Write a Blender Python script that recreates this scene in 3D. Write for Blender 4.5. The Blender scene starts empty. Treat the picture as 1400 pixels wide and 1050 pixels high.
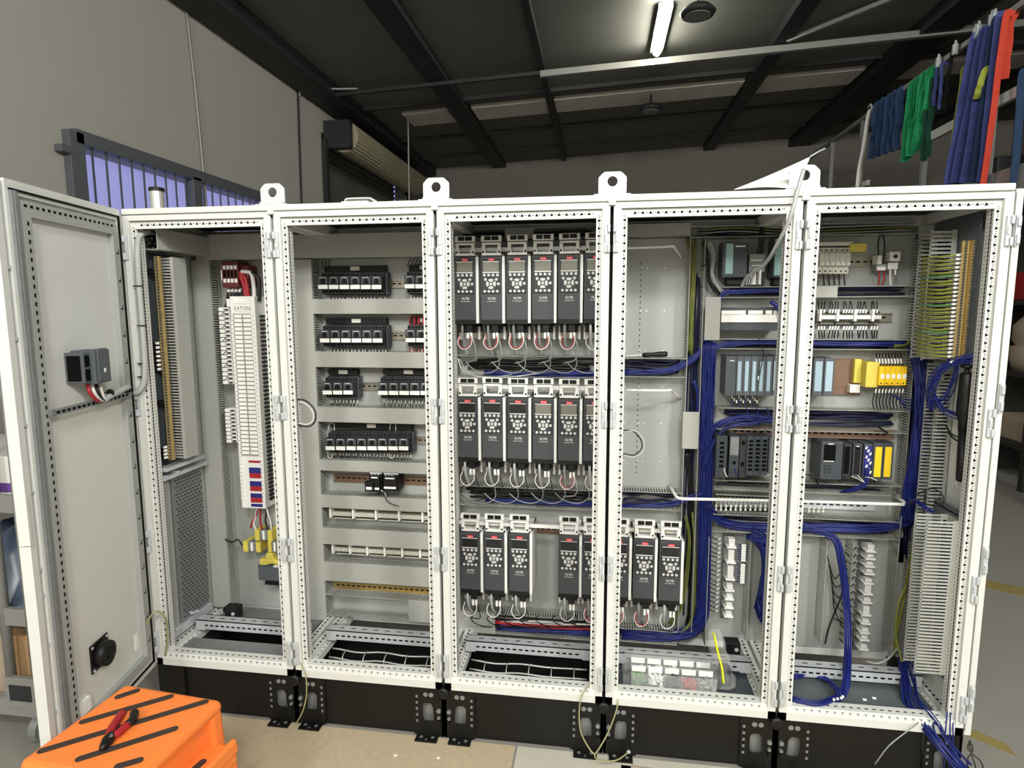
import bpy, math, random
from mathutils import Vector, Matrix
random.seed(7)
SC = bpy.context.scene
COL = SC.collection
PI = math.pi
# ---------------------------------------------------------------- camera
CP = Vector((1.76838, -2.07753, 1.63183)); YAW, PITCH, ROLL, FPX = -.14468, -.1241, -.00278, 829.87
fw = Vector((math.sin(YAW)*math.cos(PITCH), math.cos(YAW)*math.cos(PITCH), math.sin(PITCH)))
rt = Vector((math.cos(YAW), -math.sin(YAW), 0)); up = rt.cross(fw)
c_, s_ = math.cos(ROLL), math.sin(ROLL)
rt, up = rt*c_ + up*s_, up*c_ - rt*s_
cam = bpy.data.cameras.new('camera'); camo = bpy.data.objects.new('camera', cam); COL.objects.link(camo)
cam.sensor_width = 36; cam.lens = FPX/1400*36; cam.clip_start = .05
camo.matrix_world = Matrix(((rt.x, up.x, -fw.x, CP.x), (rt.y, up.y, -fw.y, CP.y), (rt.z, up.z, -fw.z, CP.z), (0, 0, 0, 1)))
SC.camera = camo
def ray(px, py): return rt*((px-700)/FPX) + up*((525-py)/FPX) + fw
def at(px, py, y):            # the point of the plane y = const seen at a pixel of the photograph
    d = ray(px, py); return CP + d*((y-CP.y)/d.y)
def atx(px, py, x):
    d = ray(px, py); return CP + d*((x-CP.x)/d.x)
def atz(px, py, z):
    d = ray(px, py); return CP + d*((z-CP.z)/d.z)
def rect(px0, py0, px1, py1, y):
    mx, my = (px0+px1)/2, (py0+py1)/2
    return at(px0, my, y).x, at(px1, my, y).x, at(mx, py1, y).z, at(mx, py0, y).z
# ---------------------------------------------------------------- materials
def lin(c): 
    c /= 255.
    return c/12.92 if c <= .04045 else ((c+.055)/1.055)**2.4
MATS = {}
def mat(name, rgb, rough=.5, metal=0., var=.06, scale=30., bump=0., spec=.5, emit=0., alpha=None, trans=0.):
    m = bpy.data.materials.new(name); m.use_nodes = True; nt = m.node_tree; b = nt.nodes['Principled BSDF']
    col = [lin(v) for v in rgb]
    b.inputs['Roughness'].default_value = rough; b.inputs['Metallic'].default_value = metal
    b.inputs['Specular IOR Level'].default_value = spec
    tc = nt.nodes.new('ShaderNodeTexCoord'); nz = nt.nodes.new('ShaderNodeTexNoise'); nz.inputs['Scale'].default_value = scale; nz.inputs['Detail'].default_value = 4
    nt.links.new(tc.outputs['Object'], nz.inputs['Vector'])
    mx = nt.nodes.new('ShaderNodeMix'); mx.data_type = 'RGBA'
    mx.inputs[6].default_value = [v*(1-var) for v in col]+[1]; mx.inputs[7].default_value = [min(1, v*(1+var)) for v in col]+[1]
    nt.links.new(nz.outputs['Fac'], mx.inputs[0]); nt.links.new(mx.outputs[2], b.inputs['Base Color'])
    if bump:
        bp = nt.nodes.new('ShaderNodeBump'); bp.inputs['Strength'].default_value = bump; bp.inputs['Distance'].default_value = .01
        nt.links.new(nz.outputs['Fac'], bp.inputs['Height']); nt.links.new(bp.outputs['Normal'], b.inputs['Normal'])
    if emit:
        b.inputs['Emission Color'].default_value = col+[1]; b.inputs['Emission Strength'].default_value = emit
    if alpha is not None: b.inputs['Alpha'].default_value = alpha
    if trans: b.inputs['Transmission Weight'].default_value = trans; b.inputs['IOR'].default_value = 1.3
    MATS[name] = m; return m
white = mat('cabinet_white', (216, 217, 212), .42, var=.02)
hole = mat('punched_hole', (14, 14, 13), .9, spec=.1)
gap = mat('black_seal', (10, 10, 10), .7, spec=.2)
zinc = mat('galvanised', (206, 211, 214), .42, .35, var=.12, scale=60)
zincd = mat('dull_zinc', (150, 154, 154), .5, .6, var=.18, scale=40)
plate = mat('light_grey_plate', (162, 164, 160), .5, var=.03)
ductg = mat('duct_grey', (166, 167, 160), .6, var=.03, spec=.3)
charcoal = mat('charcoal_plastic', (52, 54, 56), .5, var=.05, spec=.35)
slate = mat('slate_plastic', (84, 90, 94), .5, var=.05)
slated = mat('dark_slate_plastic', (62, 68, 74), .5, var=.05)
black = mat('black_plastic', (20, 20, 20), .5, var=.1, spec=.35)
plinthm = mat('plinth_black', (17, 17, 16), .45, var=.12, spec=.35)
whitep = mat('white_plastic', (235, 235, 230), .5, var=.02)
ivory = mat('ivory_plastic', (214, 212, 200), .5, var=.04)
paper = mat('paper_label', (245, 245, 240), .7, var=.02)
silver = mat('silver', (200, 200, 196), .4, .5, var=.1)
lightm = mat('pale_metal', (234, 234, 229), .45, .1, var=.05)
screen = mat('display_grey', (120, 120, 108), .3, var=.1, scale=12)
screend = mat('display_dark', (36, 36, 36), .25, var=.1, scale=12)
button = mat('button_grey', (200, 200, 196), .5, var=.03)
red = mat('logo_red', (214, 40, 54), .5, var=.04)
redw = mat('red_insulation', (168, 34, 42), .45, var=.08)
maroon = mat('maroon_plastic', (96, 36, 34), .5, var=.1)
bluew = mat('blue_insulation', (20, 34, 108), .42, var=.35, scale=18)
blackw = mat('black_insulation', (18, 18, 18), .45)
whitew = mat('white_insulation', (226, 224, 218), .5, var=.03)
greyc = mat('grey_cable', (176, 178, 176), .5, var=.05)
gnyl = mat('green_yellow', (134, 138, 54), .5, var=.55, scale=16)
yellow = mat('safety_yellow', (248, 206, 28), .5, var=.04)
yellowp = mat('pale_yellow', (216, 200, 86), .5, var=.06)
orange = mat('stool_orange', (252, 136, 60), .48, var=.03, scale=60)
tread = mat('grip_strip', (58, 48, 42), .85, var=.15, scale=200)
brass = mat('brass', (190, 166, 108), .42, .6, var=.3, scale=90)
copper = mat('copper_rail', (134, 108, 90), .45, .4, var=.15)
railz = mat('rail_zinc', (156, 150, 136), .4, .6, var=.15)
ltblue = mat('pale_blue_label', (168, 192, 206), .5, var=.04)
teal = mat('pale_teal_label', (150, 190, 190), .5, var=.04)
navy = mat('navy_sticker', (30, 34, 120), .6)
clear = mat('clear_plastic', (225, 228, 226), .2, var=.02, alpha=.16)
frontc = mat('front_cover_grey', (68, 71, 73), .5, var=.04, spec=.35)
deepblue = mat('deep_blue_insulation', (12, 18, 56), .5, var=.3)  # blue darkened for the wires added inside open ducts
slotd = mat('shaded_slot', (64, 67, 69), .7)
linerd = mat('label_carrier_grey', (150, 150, 144), .6)
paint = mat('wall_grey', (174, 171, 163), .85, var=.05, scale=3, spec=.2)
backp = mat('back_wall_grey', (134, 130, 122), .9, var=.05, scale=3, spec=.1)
sark = mat('roof_lining', (116, 116, 109), .8, var=.14, scale=2, spec=.2)
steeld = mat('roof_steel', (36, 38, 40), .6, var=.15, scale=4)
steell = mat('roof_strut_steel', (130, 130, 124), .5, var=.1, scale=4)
concrete = mat('concrete', (140, 138, 130), .6, var=.12, scale=5, bump=.02)
concl = mat('pale_concrete', (196, 192, 176), .75, var=.08, scale=9)
card = mat('fibreboard', (190, 174, 146), .9, var=.16, scale=40, spec=.1)
kraft = mat('kraft_cardboard', (172, 138, 98), .85, var=.08)
steelt = mat('trolley_steel', (150, 150, 146), .45, .3, var=.12)
winf = mat('window_frame_grey', (86, 90, 94), .5, var=.06)
barb = mat('window_bar', (44, 46, 58), .5)
sheer = mat('shutter_curtain', (168, 160, 134), .6, var=.12, scale=5)
slingg = mat('green_webbing', (24, 150, 92), .75, var=.45, scale=12)
slingb = mat('navy_webbing', (40, 66, 100), .8, var=.5, scale=12)
slingi = mat('indigo_webbing', (74, 86, 150), .7, var=.4, scale=12)
slingy = mat('lime_webbing', (176, 186, 74), .7, var=.2, scale=25)
slingr = mat('orange_red_webbing', (222, 72, 48), .7, var=.12, scale=25)
darkst = mat('dark_shelf', (40, 38, 36), .7, var=.1)
redbox = mat('red_bin', (150, 24, 30), .6, var=.1)
beige = mat('beige_cloth', (164, 148, 128), .85, var=.1, scale=12)
yline = mat('floor_line_yellow', (140, 126, 74), .7, var=.2, scale=14)
lampm = mat('lamp_tube', (255, 253, 240), .5, emit=70.)
skyl = mat('skylight_sheet', (196, 188, 178), .6, var=.1)
gnold = mat('olive_green_yellow', (108, 114, 52), .5, var=.6, scale=16)
earthm = mat('earth_lead', (158, 155, 112), .5, var=.2)
railg = mat('rail_grey', (196, 196, 190), .5, .2, var=.1)
glassm = mat('window_glass', (235, 238, 245), .05, var=.01, alpha=.12)
purple = mat('purple_print', (110, 70, 150), .7)
greenp = mat('green_plastic', (96, 140, 80), .5)
bulkblue = mat('bluish_film', (70, 84, 104), .3, var=.3, scale=10)
# ---------------------------------------------------------------- mesh builder
class MB:
    def __init__(s): s.v, s.f, s.m = [], [], []
    def add(s, vs, fs, m=0):
        n = len(s.v); s.v += [Vector(v) for v in vs]
        for f in fs: s.f.append([n+i for i in f]); s.m.append(m)
    def poly(s, pts, m=0): s.add(pts, [list(range(len(pts)))], m)
    def box(s, x0, x1, y0, y1, z0, z1, m=0):
        if x1 < x0: x0, x1 = x1, x0
        if y1 < y0: y0, y1 = y1, y0
        if z1 < z0: z0, z1 = z1, z0
        s.add([(x0, y0, z0), (x1, y0, z0), (x1, y1, z0), (x0, y1, z0), (x0, y0, z1), (x1, y0, z1), (x1, y1, z1), (x0, y1, z1)],
              [(0, 3, 2, 1), (4, 5, 6, 7), (0, 1, 5, 4), (1, 2, 6, 5), (2, 3, 7, 6), (3, 0, 4, 7)], m)
    def obox(s, o, A, B, C, m=0):     # box from a corner and three edge vectors
        o, A, B, C = Vector(o), Vector(A), Vector(B), Vector(C)
        fs = [(0, 3, 2, 1), (4, 5, 6, 7), (0, 1, 5, 4), (1, 2, 6, 5), (2, 3, 7, 6), (3, 0, 4, 7)]
        if A.cross(B).dot(C) < 0: fs = [tuple(reversed(f)) for f in fs]
        s.add([o, o+A, o+A+B, o+B, o+C, o+A+C, o+A+B+C, o+B+C], fs, m)
    def beam(s, a, b, w, h, m=0, upv=(0, 0, 1)):
        a, b = Vector(a), Vector(b); d = (b-a).normalized(); r = d.cross(Vector(upv)).normalized(); u = r.cross(d)
        s.obox(a - r*w/2 - u*h/2, b-a, r*w, u*h, m)
    def prism(s, pts, ext, m=0):      # planar polygon pushed along ext
        pts = [Vector(q) for q in pts]; ext = Vector(ext); n = len(pts)
        nrm = Vector((0, 0, 0))
        for i in range(n): nrm += pts[i].cross(pts[(i+1) % n])
        if nrm.dot(ext) > 0: pts.reverse()
        s.add(pts + [q+ext for q in pts], [list(range(n)), list(range(2*n-1, n-1, -1))] + [[i, i+n, (i+1) % n+n, (i+1) % n] for i in range(n)], m)
    def cyl(s, a, b, r, n=12, m=0, r2=None, caps=True):
        a, b = Vector(a), Vector(b); r2 = r if r2 is None else r2; d = (b-a).normalized()
        t = Vector((0, 0, 1)) if abs(d.z) < .9 else Vector((1, 0, 0)); p = d.cross(t).normalized(); q = d.cross(p)
        vs = [a+(p*math.cos(2*PI*i/n)+q*math.sin(2*PI*i/n))*r for i in range(n)] + [b+(p*math.cos(2*PI*i/n)+q*math.sin(2*PI*i/n))*r2 for i in range(n)]
        fs = [[i, (i+1) % n, (i+1) % n+n, i+n] for i in range(n)]
        if caps: fs += [list(range(n-1, -1, -1)), list(range(n, 2*n))]
        s.add(vs, fs, m)
    def tube(s, pts, r, n=6, m=0, flat=None, upv=None):
        pts = [Vector(q) for q in pts]; N = len(pts); vs = []; p = None
        for i in range(N):
            d = (pts[min(i+1, N-1)]-pts[max(i-1, 0)])
            d = d.normalized() if d.length > 1e-9 else Vector((0, 0, 1))
            if p is None:
                t = Vector(upv) if upv else (Vector((0, 0, 1)) if abs(d.z) < .9 else Vector((1, 0, 0)))
                p = d.cross(t).normalized()
            p = (p - d*p.dot(d)).normalized(); q = d.cross(p); rr = r[i] if isinstance(r, (list, tuple)) else r
            if flat: vs += [pts[i]+p*flat[0]/2*a+q*flat[1]/2*b for a, b in ((-1, -1), (1, -1), (1, 1), (-1, 1))]
            else: vs += [pts[i]+(p*math.cos(2*PI*k/n)+q*math.sin(2*PI*k/n))*rr for k in range(n)]
        if flat: n = 4
        fs = [[i*n+k, i*n+(k+1) % n, (i+1)*n+(k+1) % n, (i+1)*n+k] for i in range(N-1) for k in range(n)]
        fs += [list(range(n-1, -1, -1)), list(range((N-1)*n, N*n))]
        s.add(vs, fs, m)
    def lathe(s, c, axis, prof, n=20, m=0):   # prof: (radius, along axis)
        c, axis = Vector(c), Vector(axis).normalized(); t = Vector((0, 0, 1)) if abs(axis.z) < .9 else Vector((1, 0, 0))
        p = axis.cross(t).normalized(); q = axis.cross(p); vs = []
        for r, h in prof: vs += [c+axis*h+(p*math.cos(2*PI*k/n)+q*math.sin(2*PI*k/n))*r for k in range(n)]
        N = len(prof); fs = [[i*n+k, i*n+(k+1) % n, (i+1)*n+(k+1) % n, (i+1)*n+k] for i in range(N-1) for k in range(n)]
        fs += [list(range(n-1, -1, -1)), list(range((N-1)*n, N*n))]
        s.add(vs, fs, m)
    def holed(s, poly, hc, hr, o, U, V, T, m=0, n=32, hole_poly=None):   # convex 2-D outline with a hole, thickness T
        o, U, V, T = Vector(o), Vector(U), Vector(V), Vector(T); out, inn = [], []
        for k in range(n):
            a = 2*PI*(k+.5)/n; dx, dy = math.cos(a), math.sin(a)
            def hit(pl):
                best = 1e9
                for i in range(len(pl)):
                    (x1, y1), (x2, y2) = pl[i], pl[(i+1) % len(pl)]; ex, ey = x2-x1, y2-y1; den = dx*ey-dy*ex
                    if abs(den) < 1e-12: continue
                    t = ((x1-hc[0])*ey-(y1-hc[1])*ex)/den; u = ((x1-hc[0])*dy-(y1-hc[1])*dx)/den
                    if t > 0 and -1e-6 <= u <= 1+1e-6: best = min(best, t)
                return best
            R = hit(poly); r = hit(hole_poly) if hole_poly else hr
            out.append((hc[0]+dx*R, hc[1]+dy*R)); inn.append((hc[0]+dx*r, hc[1]+dy*r))
        P = lambda q, k: o+U*q[0]+V*q[1]+T*k
        vs = [P(q, 0) for q in out]+[P(q, 0) for q in inn]+[P(q, 1) for q in out]+[P(q, 1) for q in inn]; fs = []
        for i in range(n):
            j = (i+1) % n
            fs += [[i, j, n+j, n+i], [2*n+i, 3*n+i, 3*n+j, 2*n+j], [i, 2*n+i, 2*n+j, j], [n+i, n+j, 3*n+j, 3*n+i]]
        s.add(vs, fs, m)
    def build(s, name, mats, parent=None, local=False, smooth=False, bevel=0., off=None):
        me = bpy.data.meshes.new(name); o = Vector((0, 0, 0))
        if off is not None: o = Vector(off)
        elif parent is not None and not local: o = WL[parent.name]
        me.from_pydata([v-o for v in s.v], [], s.f); 
        for m in (mats if isinstance(mats, (list, tuple)) else [mats]): me.materials.append(m)
        me.polygons.foreach_set('material_index', s.m)
        if smooth: me.polygons.foreach_set('use_smooth', [True]*len(s.f))
        me.update(); ob = bpy.data.objects.new(name, me); COL.objects.link(ob)
        if parent is not None: ob.parent = parent
        WL[ob.name] = o
        if off is not None and parent is None: ob.location = o
        if bevel:
            b = ob.modifiers.new('edge', 'BEVEL'); b.width = bevel; b.segments = 2; b.limit_method = 'ANGLE'; b.angle_limit = .7
        return ob
WL = {}
def tag(o, label, cat, group=None, kind=None):
    o['label'] = label; o['category'] = cat
    if group: o['group'] = group
    if kind: o['kind'] = kind
    return o
def thing(name, loc, label, cat, group=None, rz=0.):
    o = bpy.data.objects.new(name, None); COL.objects.link(o); o.location = loc; o.rotation_euler = (0, 0, rz); o.empty_display_size = .05
    WL[o.name] = Vector(loc); return tag(o, label, cat, group)
def solo(mb, name, mats, label, cat, group=None, smooth=False, bevel=0., kind=None, loc=None):   # a thing that is one mesh, origin at its base
    if loc is None:
        lo = [min(v[i] for v in mb.v) for i in range(3)]; hi = [max(v[i] for v in mb.v) for i in range(3)]
        loc = ((lo[0]+hi[0])/2, (lo[1]+hi[1])/2, lo[2])
    o = mb.build(name, mats, None, smooth=smooth, bevel=bevel, off=loc)
    return tag(o, label, cat, group, kind)
def struct(mb, name, mats, parent=None, bevel=0.):
    o = mb.build(name, mats, parent, bevel=bevel)
    if parent is None: o['kind'] = 'structure'
    return o
KIDS = {}
def kids(o): return [c for c in bpy.data.objects if c.parent == o]
def copy_tree(root, loc, label, group=None, tree=None):
    r = root.copy(); COL.objects.link(r); r.location = loc; r['label'] = label
    if group: r['group'] = group
    for ch, subs in tree:
        c = ch.copy(); COL.objects.link(c); c.parent = r
        for g in subs:
            d = g.copy(); COL.objects.link(d); d.parent = c
    return r
def tree_of(root): return [(c, kids(c)) for c in kids(root)]
def smoothp(pts, k=6):
    pts = [Vector(q) for q in pts]
    if len(pts) < 3: return [pts[0].lerp(pts[-1], i/k) for i in range(k+1)]
    out = []; P = [pts[0]*2-pts[1]]+pts+[pts[-1]*2-pts[-2]]
    for i in range(1, len(P)-2):
        a, b, c, d = P[i-1:i+3]
        for j in range(k):
            t = j/k; out.append(.5*((2*b)+(c-a)*t+(2*a-5*b+4*c-d)*t*t+(3*b-a-3*c+d)*t**3))
    out.append(pts[-1]); return out
def bundle(mb, path, n, R, r, m=0, sides=5, wob=.3, k=5, flat=1.0):
    P = smoothp(path, k)
    for i in range(n):
        a = random.random()*2*PI; rad = R*math.sqrt(random.random()); f1, f2 = random.uniform(.5, 1.6), random.random()*6
        pts = []
        for j, q in enumerate(P):
            t = j/len(P)*2*PI; d = (P[min(j+1, len(P)-1)]-P[max(j-1, 0)]).normalized()
            u = d.cross(Vector((0, 1, 0)))
            u = u.normalized() if u.length > .2 else Vector((1, 0, 0)); w = d.cross(u)
            aa = a+wob*math.sin(f1*t+f2)*2
            pts.append(q+u*math.cos(aa)*rad+w*math.sin(aa)*rad*flat)
        mb.tube(pts, r, sides, m)
TXT = {}
def text_mb(mb, s, size, o, U, V, m=0, lift=0., bold=False, align='CENTER'):
    key = s
    if key not in TXT:
        cu = bpy.data.curves.new('lettering', 'FONT'); cu.body = s; cu.align_x = align; cu.align_y = 'CENTER'; cu.resolution_u = 2
        ob = bpy.data.objects.new('lettering', cu); COL.objects.link(ob)
        bpy.context.view_layer.update()
        me = bpy.data.meshes.new_from_object(ob.evaluated_get(bpy.context.evaluated_depsgraph_get()))
        TXT[key] = ([v.co.copy() for v in me.vertices], [list(p.vertices) for p in me.polygons])
        bpy.data.objects.remove(ob); bpy.data.meshes.remove(me); bpy.data.curves.remove(cu)
    vs, fs = TXT[key]; o, U, V = Vector(o), Vector(U), Vector(V); N = U.cross(V).normalized()
    mb.add([o+U*v.x*size+V*v.y*size+N*lift for v in vs], fs, m)
X, Y, Z = Vector((1, 0, 0)), Vector((0, 1, 0)), Vector((0, 0, 1))
YP, YD = .44, .365        # mounting plate face, front of the wiring ducts
# ---------------------------------------------------------------- the room
def zroof(x): return 4.45+.045*(x+2)
mb = MB(); mb.box(-2.4, 9, -8.2, 11.2, -.1, 0); struct(mb, 'floor', concrete)
mb = MB(); mb.add([(-2.3, -8.2, zroof(-2.3)), (9.2, -8.2, zroof(9.2)), (9.2, 11.2, zroof(9.2)), (-2.3, 11.2, zroof(-2.3)), (-2.3, -8.2, 5.4), (9.2, -8.2, 5.4), (9.2, 11.2, 5.4), (-2.3, 11.2, 5.4)],
       [(0, 1, 2, 3), (7, 6, 5, 4), (0, 4, 5, 1), (1, 5, 6, 2), (2, 6, 7, 3), (3, 7, 4, 0)]); struct(mb, 'ceiling', sark)
WY0, WY1, WZ0, WZ1 = 1.93, 4.75, 1.55, 2.84   # window opening
DY0, DY1, DZ = 6.0, 9.7, 4.0                   # roller door opening
mb = MB()
for y0, y1, z0, z1 in ((-8.2, WY0, 0, 4.5), (WY0, WY1, 0, WZ0), (WY0, WY1, WZ1, 4.5), (WY1, DY0, 0, 4.5), (DY0, DY1, DZ, 4.5), (DY1, 11, 0, 4.5)): mb.box(-2.25, -2.0, y0, y1, z0, z1)
struct(mb, 'wall_left', paint)
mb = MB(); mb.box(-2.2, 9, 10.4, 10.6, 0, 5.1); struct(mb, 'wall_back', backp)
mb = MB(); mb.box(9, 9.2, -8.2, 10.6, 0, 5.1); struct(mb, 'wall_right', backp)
mb = MB(); mb.box(-2.2, 9, -8.3, -8.1, 0, 5.1); struct(mb, 'wall_front', paint)
# window with frame, glass and security bars
fr = MB(); yA = 3.19
for y0, y1, z0, z1 in ((WY0-.06, WY0+.07, WZ0-.05, WZ1+.05), (yA, yA+.12, WZ0, WZ1), (WY1-.06, WY1+.05, WZ0-.05, WZ1+.05), (WY0, WY1, WZ1-.03, WZ1+.07), (WY0, WY1, WZ0-.05, WZ0+.05)): fr.box(-2.02, -1.94, y0, y1, z0, z1)
fr.box(-1.99, -1.93, WY0-.14, WY0-.05, 2.72, 2.77)
w1 = struct(fr, 'window_1', winf, bevel=.004)
g = MB(); g.box(-2.13, -2.125, WY0, WY1, WZ0, WZ1); g.build('window_glass', glassm, w1)
bm = MB()
n = 20
for i in range(n):
    y = WY0+.16+i*.128
    if abs(y-yA-.06) < .07: continue
    bm.cyl((-1.97, y, WZ0), (-1.97, y, WZ1), .008, 6)
bm.build('window_bars', barb, w1)
# roof members
mb = MB(); 
def roofbar(x0, x1, y0, y1, h, drop=0.):
    mb.add([(x0, y0, zroof(x0)-drop), (x1, y0, zroof(x1)-drop), (x1, y1, zroof(x1)-drop), (x0, y1, zroof(x0)-drop), (x0, y0, zroof(x0)-drop-h), (x1, y0, zroof(x1)-drop-h), (x1, y1, zroof(x1)-drop-h), (x0, y1, zroof(x0)-drop-h)],
           [(0, 3, 2, 1), (4, 5, 6, 7), (0, 1, 5, 4), (1, 2, 6, 5), (2, 3, 7, 6), (3, 0, 4, 7)])
k = 0
for x0, x1, h in ((-1.95, -1.6, .16), (-.42, -.16, .1), (.97, 1.05, .07), (3.66, 3.86, .1), (5.2, 5.6, .16), (7.4, 7.6, .1)):
    mb = MB(); roofbar(x0, x1, -8, 10.4, h); k += 1; struct(mb, 'roof_beam_%d' % k, steeld)
for y in (3.2, 6.55, 8.2, 9.4):
    mb = MB(); roofbar(-2, 9, y, y+.05, .05); k += 1; struct(mb, 'roof_beam_%d' % k, steeld)
mb = MB(); roofbar(1.0, 9, 5.62, 5.69, .07, .11); struct(mb, 'roof_strut', steell)  # pale stretch: glow of the nearby tube lamp put into its colour
mb = MB(); roofbar(-2.0, .999, 5.63, 5.68, .04, .11); struct(mb, 'roof_strut', steeld)  # same strut, coloured darker where the lamp glow fades
mb = MB(); mb.beam((3.8, 5.55, zroof(3.8)-.1), (5.3, 4.3, zroof(5.3)-.02), .04, .04); struct(mb, 'roof_strut', steell)
# corrugated skylight strips between the rafters
k = 0
for x0, x1 in ((-1.15, -.45), (-.12, .95), (1.07, 3.64), (3.88, 5.15), (5.62, 7.3)):
    mb = MB(); N = 9; y0, y1 = 6.85, 7.45
    for i in range(N):
        ya, yb = y0+(y1-y0)*i/N, y0+(y1-y0)*(i+1)/N; ym = ya+(yb-ya)*.62
        pr = [Vector((x_, y_, zroof(x_)-d)) for (y_, d) in ((ya, .012), (ym, .016), (yb-.012, .05), (yb, .012)) for x_ in (x0, x1)]
        mb.add(pr, [(1, 3, 2, 0), (3, 5, 4, 2), (5, 7, 6, 4)])
    k += 1; struct(mb, 'window_%d' % (k+1), skyl)
# conduits on the left wall
def conduit(label, pts, r, m, name='conduit'):
    mb = MB(); mb.tube(smoothp(pts, 5) if len(pts) > 2 else pts, r, 8); return solo(mb, name, m, label, 'conduit', smooth=True)
conduit('thin grey conduit clipped up the grey side wall above the window centre post', [(-1.985, 3.3, 4.42), (-1.985, 3.38, 3.4), (-1.985, 3.43, 2.3)], .012, steelt)
conduit('thin dark conduit on the side wall next to the roller door', [(-1.985, 5.37, 4.42), (-1.985, 5.34, 3.2), (-1.985, 5.32, 2.0)], .014, steeld)
conduit('bent grey conduit running from the side wall under the roof edge', [(-1.97, 5.37, 4.25), (-1.93, 5.4, 4.38), (-1.6, 5.5, 4.36), (-1.3, 5.6, 4.38)], .013, steelt)
conduit('thin pale cable hanging down from the dark roof beam', [(-1.05, 6.85, 4.4), (-1.06, 6.85, 3.4), (-1.07, 6.84, 2.2)], .012, steelt, 'hanging_cable')
# roller door in the side wall
rd = thing('roller_door', (-1.85, 7.85, 0), 'roller door with a beige drum on the far side wall', 'roller door')
c = MB(); P_ = []
for i in range(48): 
    z0 = .0+i*DZ/46; c.add([(-2.30, DY0-.06, z0), (-2.30, DY1+.06, z0), (-2.26, DY1+.06, z0+DZ/92), (-2.26, DY0-.06, z0+DZ/92), (-2.30, DY1+.06, z0+DZ/45.9), (-2.30, DY0-.06, z0+DZ/45.9)], [(0, 1, 2, 3), (3, 2, 4, 5)])
c.build('curtain', sark, rd)
c = MB()
prof = [(.02, 0)]+[(.21, 0), (.21, DY1-DY0-.5), (.02, DY1-DY0-.5)]
N = 28; L = DY1-DY0-.4; vs = []
for k_ in range(N):
    for rr, a in ((.2, k_), (.214, k_+.5)):
        for yy in (DY0+.2, DY0+.2+L): vs.append((-1.76+rr*math.cos(2*PI*a/N), yy, 3.98+rr*math.sin(2*PI*a/N)))
M2 = 2*N
c.add(vs, [[2*i, 2*i+1, (2*i+3) % (2*M2), (2*i+2) % (2*M2)] for i in range(M2)]+[[2*i for i in range(M2)], [2*i+1 for i in range(M2-1, -1, -1)]])
c.build('drum', sheer, rd)
c = MB()
for yy in (DY0+.06, DY1-.16): c.box(-1.99, -1.62, yy, yy+.1, 3.8, 4.16)
c.build('end_bracket', steeld, rd)
c = MB(); c.box(-1.99, -1.93, DY0-.02, DY0+.06, 0, 3.9); c.box(-1.99, -1.93, DY1-.06, DY1, 0, 3.9); c.build('guide', steeld, rd)
# ceiling lamps
lt = thing('ceiling_lamp', (2.36, 5.0, 4.5), 'lit white tube lamp hanging under the dark roof', 'lamp')
c = MB(); c.box(2.29, 2.43, 4.5, 5.6, 4.585, 4.63); c.build('housing', steell, lt)
c = MB(); c.cyl((2.36, 4.62, 4.55), (2.36, 5.5, 4.55), .04, 14); c.cyl((2.36, 4.3, 4.55), (2.36, 4.56, 4.55), .04, 14); c.build('tube', lampm, lt, smooth=True)
def highbay(x, y, label):
    t = thing('highbay_lamp', (x, y, zroof(x)-.3), label, 'lamp', 'round unlit lamps under the roof'); z = zroof(x)
    c = MB(); c.lathe((x, y, z-.26), Z, [(.0, .0), (.15, 0), (.17, .03), (.12, .08), (.06, .1), (.02, .11)], 24); c.build('reflector', steeld, t, smooth=True)
    c = MB(); c.lathe((x, y, z-.268), Z, [(0, 0), (.12, 0), (.12, .006), (0, .006)], 24); c.build('diffuser', steell, t)
    c = MB(); c.cyl((x, y, z-.16), (x, y, z-.002), .012, 8); c.build('drop_rod', steeld, t)
highbay(2.42, 7.1, 'round dark lamp hanging by the skylight strip, unlit')
highbay(2.64, 4.3, 'round dark lamp beside the lit tube at the picture top')
c = MB(); c.box(5.7, 5.86, 4.4, 5.7, zroof(5.8)-.12, zroof(5.8)-.03); solo(c, 'ceiling_lamp', steell, 'unlit grey batten lamp under the roof above the hanging straps', 'lamp')
# ---------------------------------------------------------------- enclosures
W, H0, H1, DEP = .6, .2, 2.0, .5
NAMES5 = ['white cabinet frame with its door swung open, holding the tall panelboard', 'white cabinet frame holding rows of small black motor breakers',
          'white cabinet frame holding three rows of grey motor drives', 'white cabinet frame with the empty grey plate and hanging grey cable',
          'white cabinet frame with yellow relays and a brass bar at its side']
def tri_strip(mb, x, y, z0, z1, sgn, m, U=X, N=-Y, pitch=.025):
    z = z0
    while z < z1:
        c = Vector((x, y, z)); u = U*sgn
        mb.poly([c-u*.0045+Z*.006+N*.0006, c+u*.0055+N*.0006, c-u*.0045-Z*.006+N*.0006] if (u.cross(Z)).dot(N) < 0 else [c-u*.0045-Z*.006+N*.0006, c+u*.0055+N*.0006, c-u*.0045+Z*.006+N*.0006], m)
        for d in (.0095, .0155):
            q = c+Z*d; mb.poly([q-U*.0015-Z*.0015+N*.0006, q+U*.0015-Z*.0015+N*.0006, q+U*.0015+Z*.0015+N*.0006, q-U*.0015+Z*.0015+N*.0006], m)
        z += pitch
def rects(mb, o, U, V, N, n, pitch, w, h, m):
    for i in range(n):
        c = Vector(o)+U*pitch*i+N*.0006; mb.poly([c-U*w/2-V*h/2, c+U*w/2-V*h/2, c+U*w/2+V*h/2, c-U*w/2+V*h/2], m)
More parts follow.
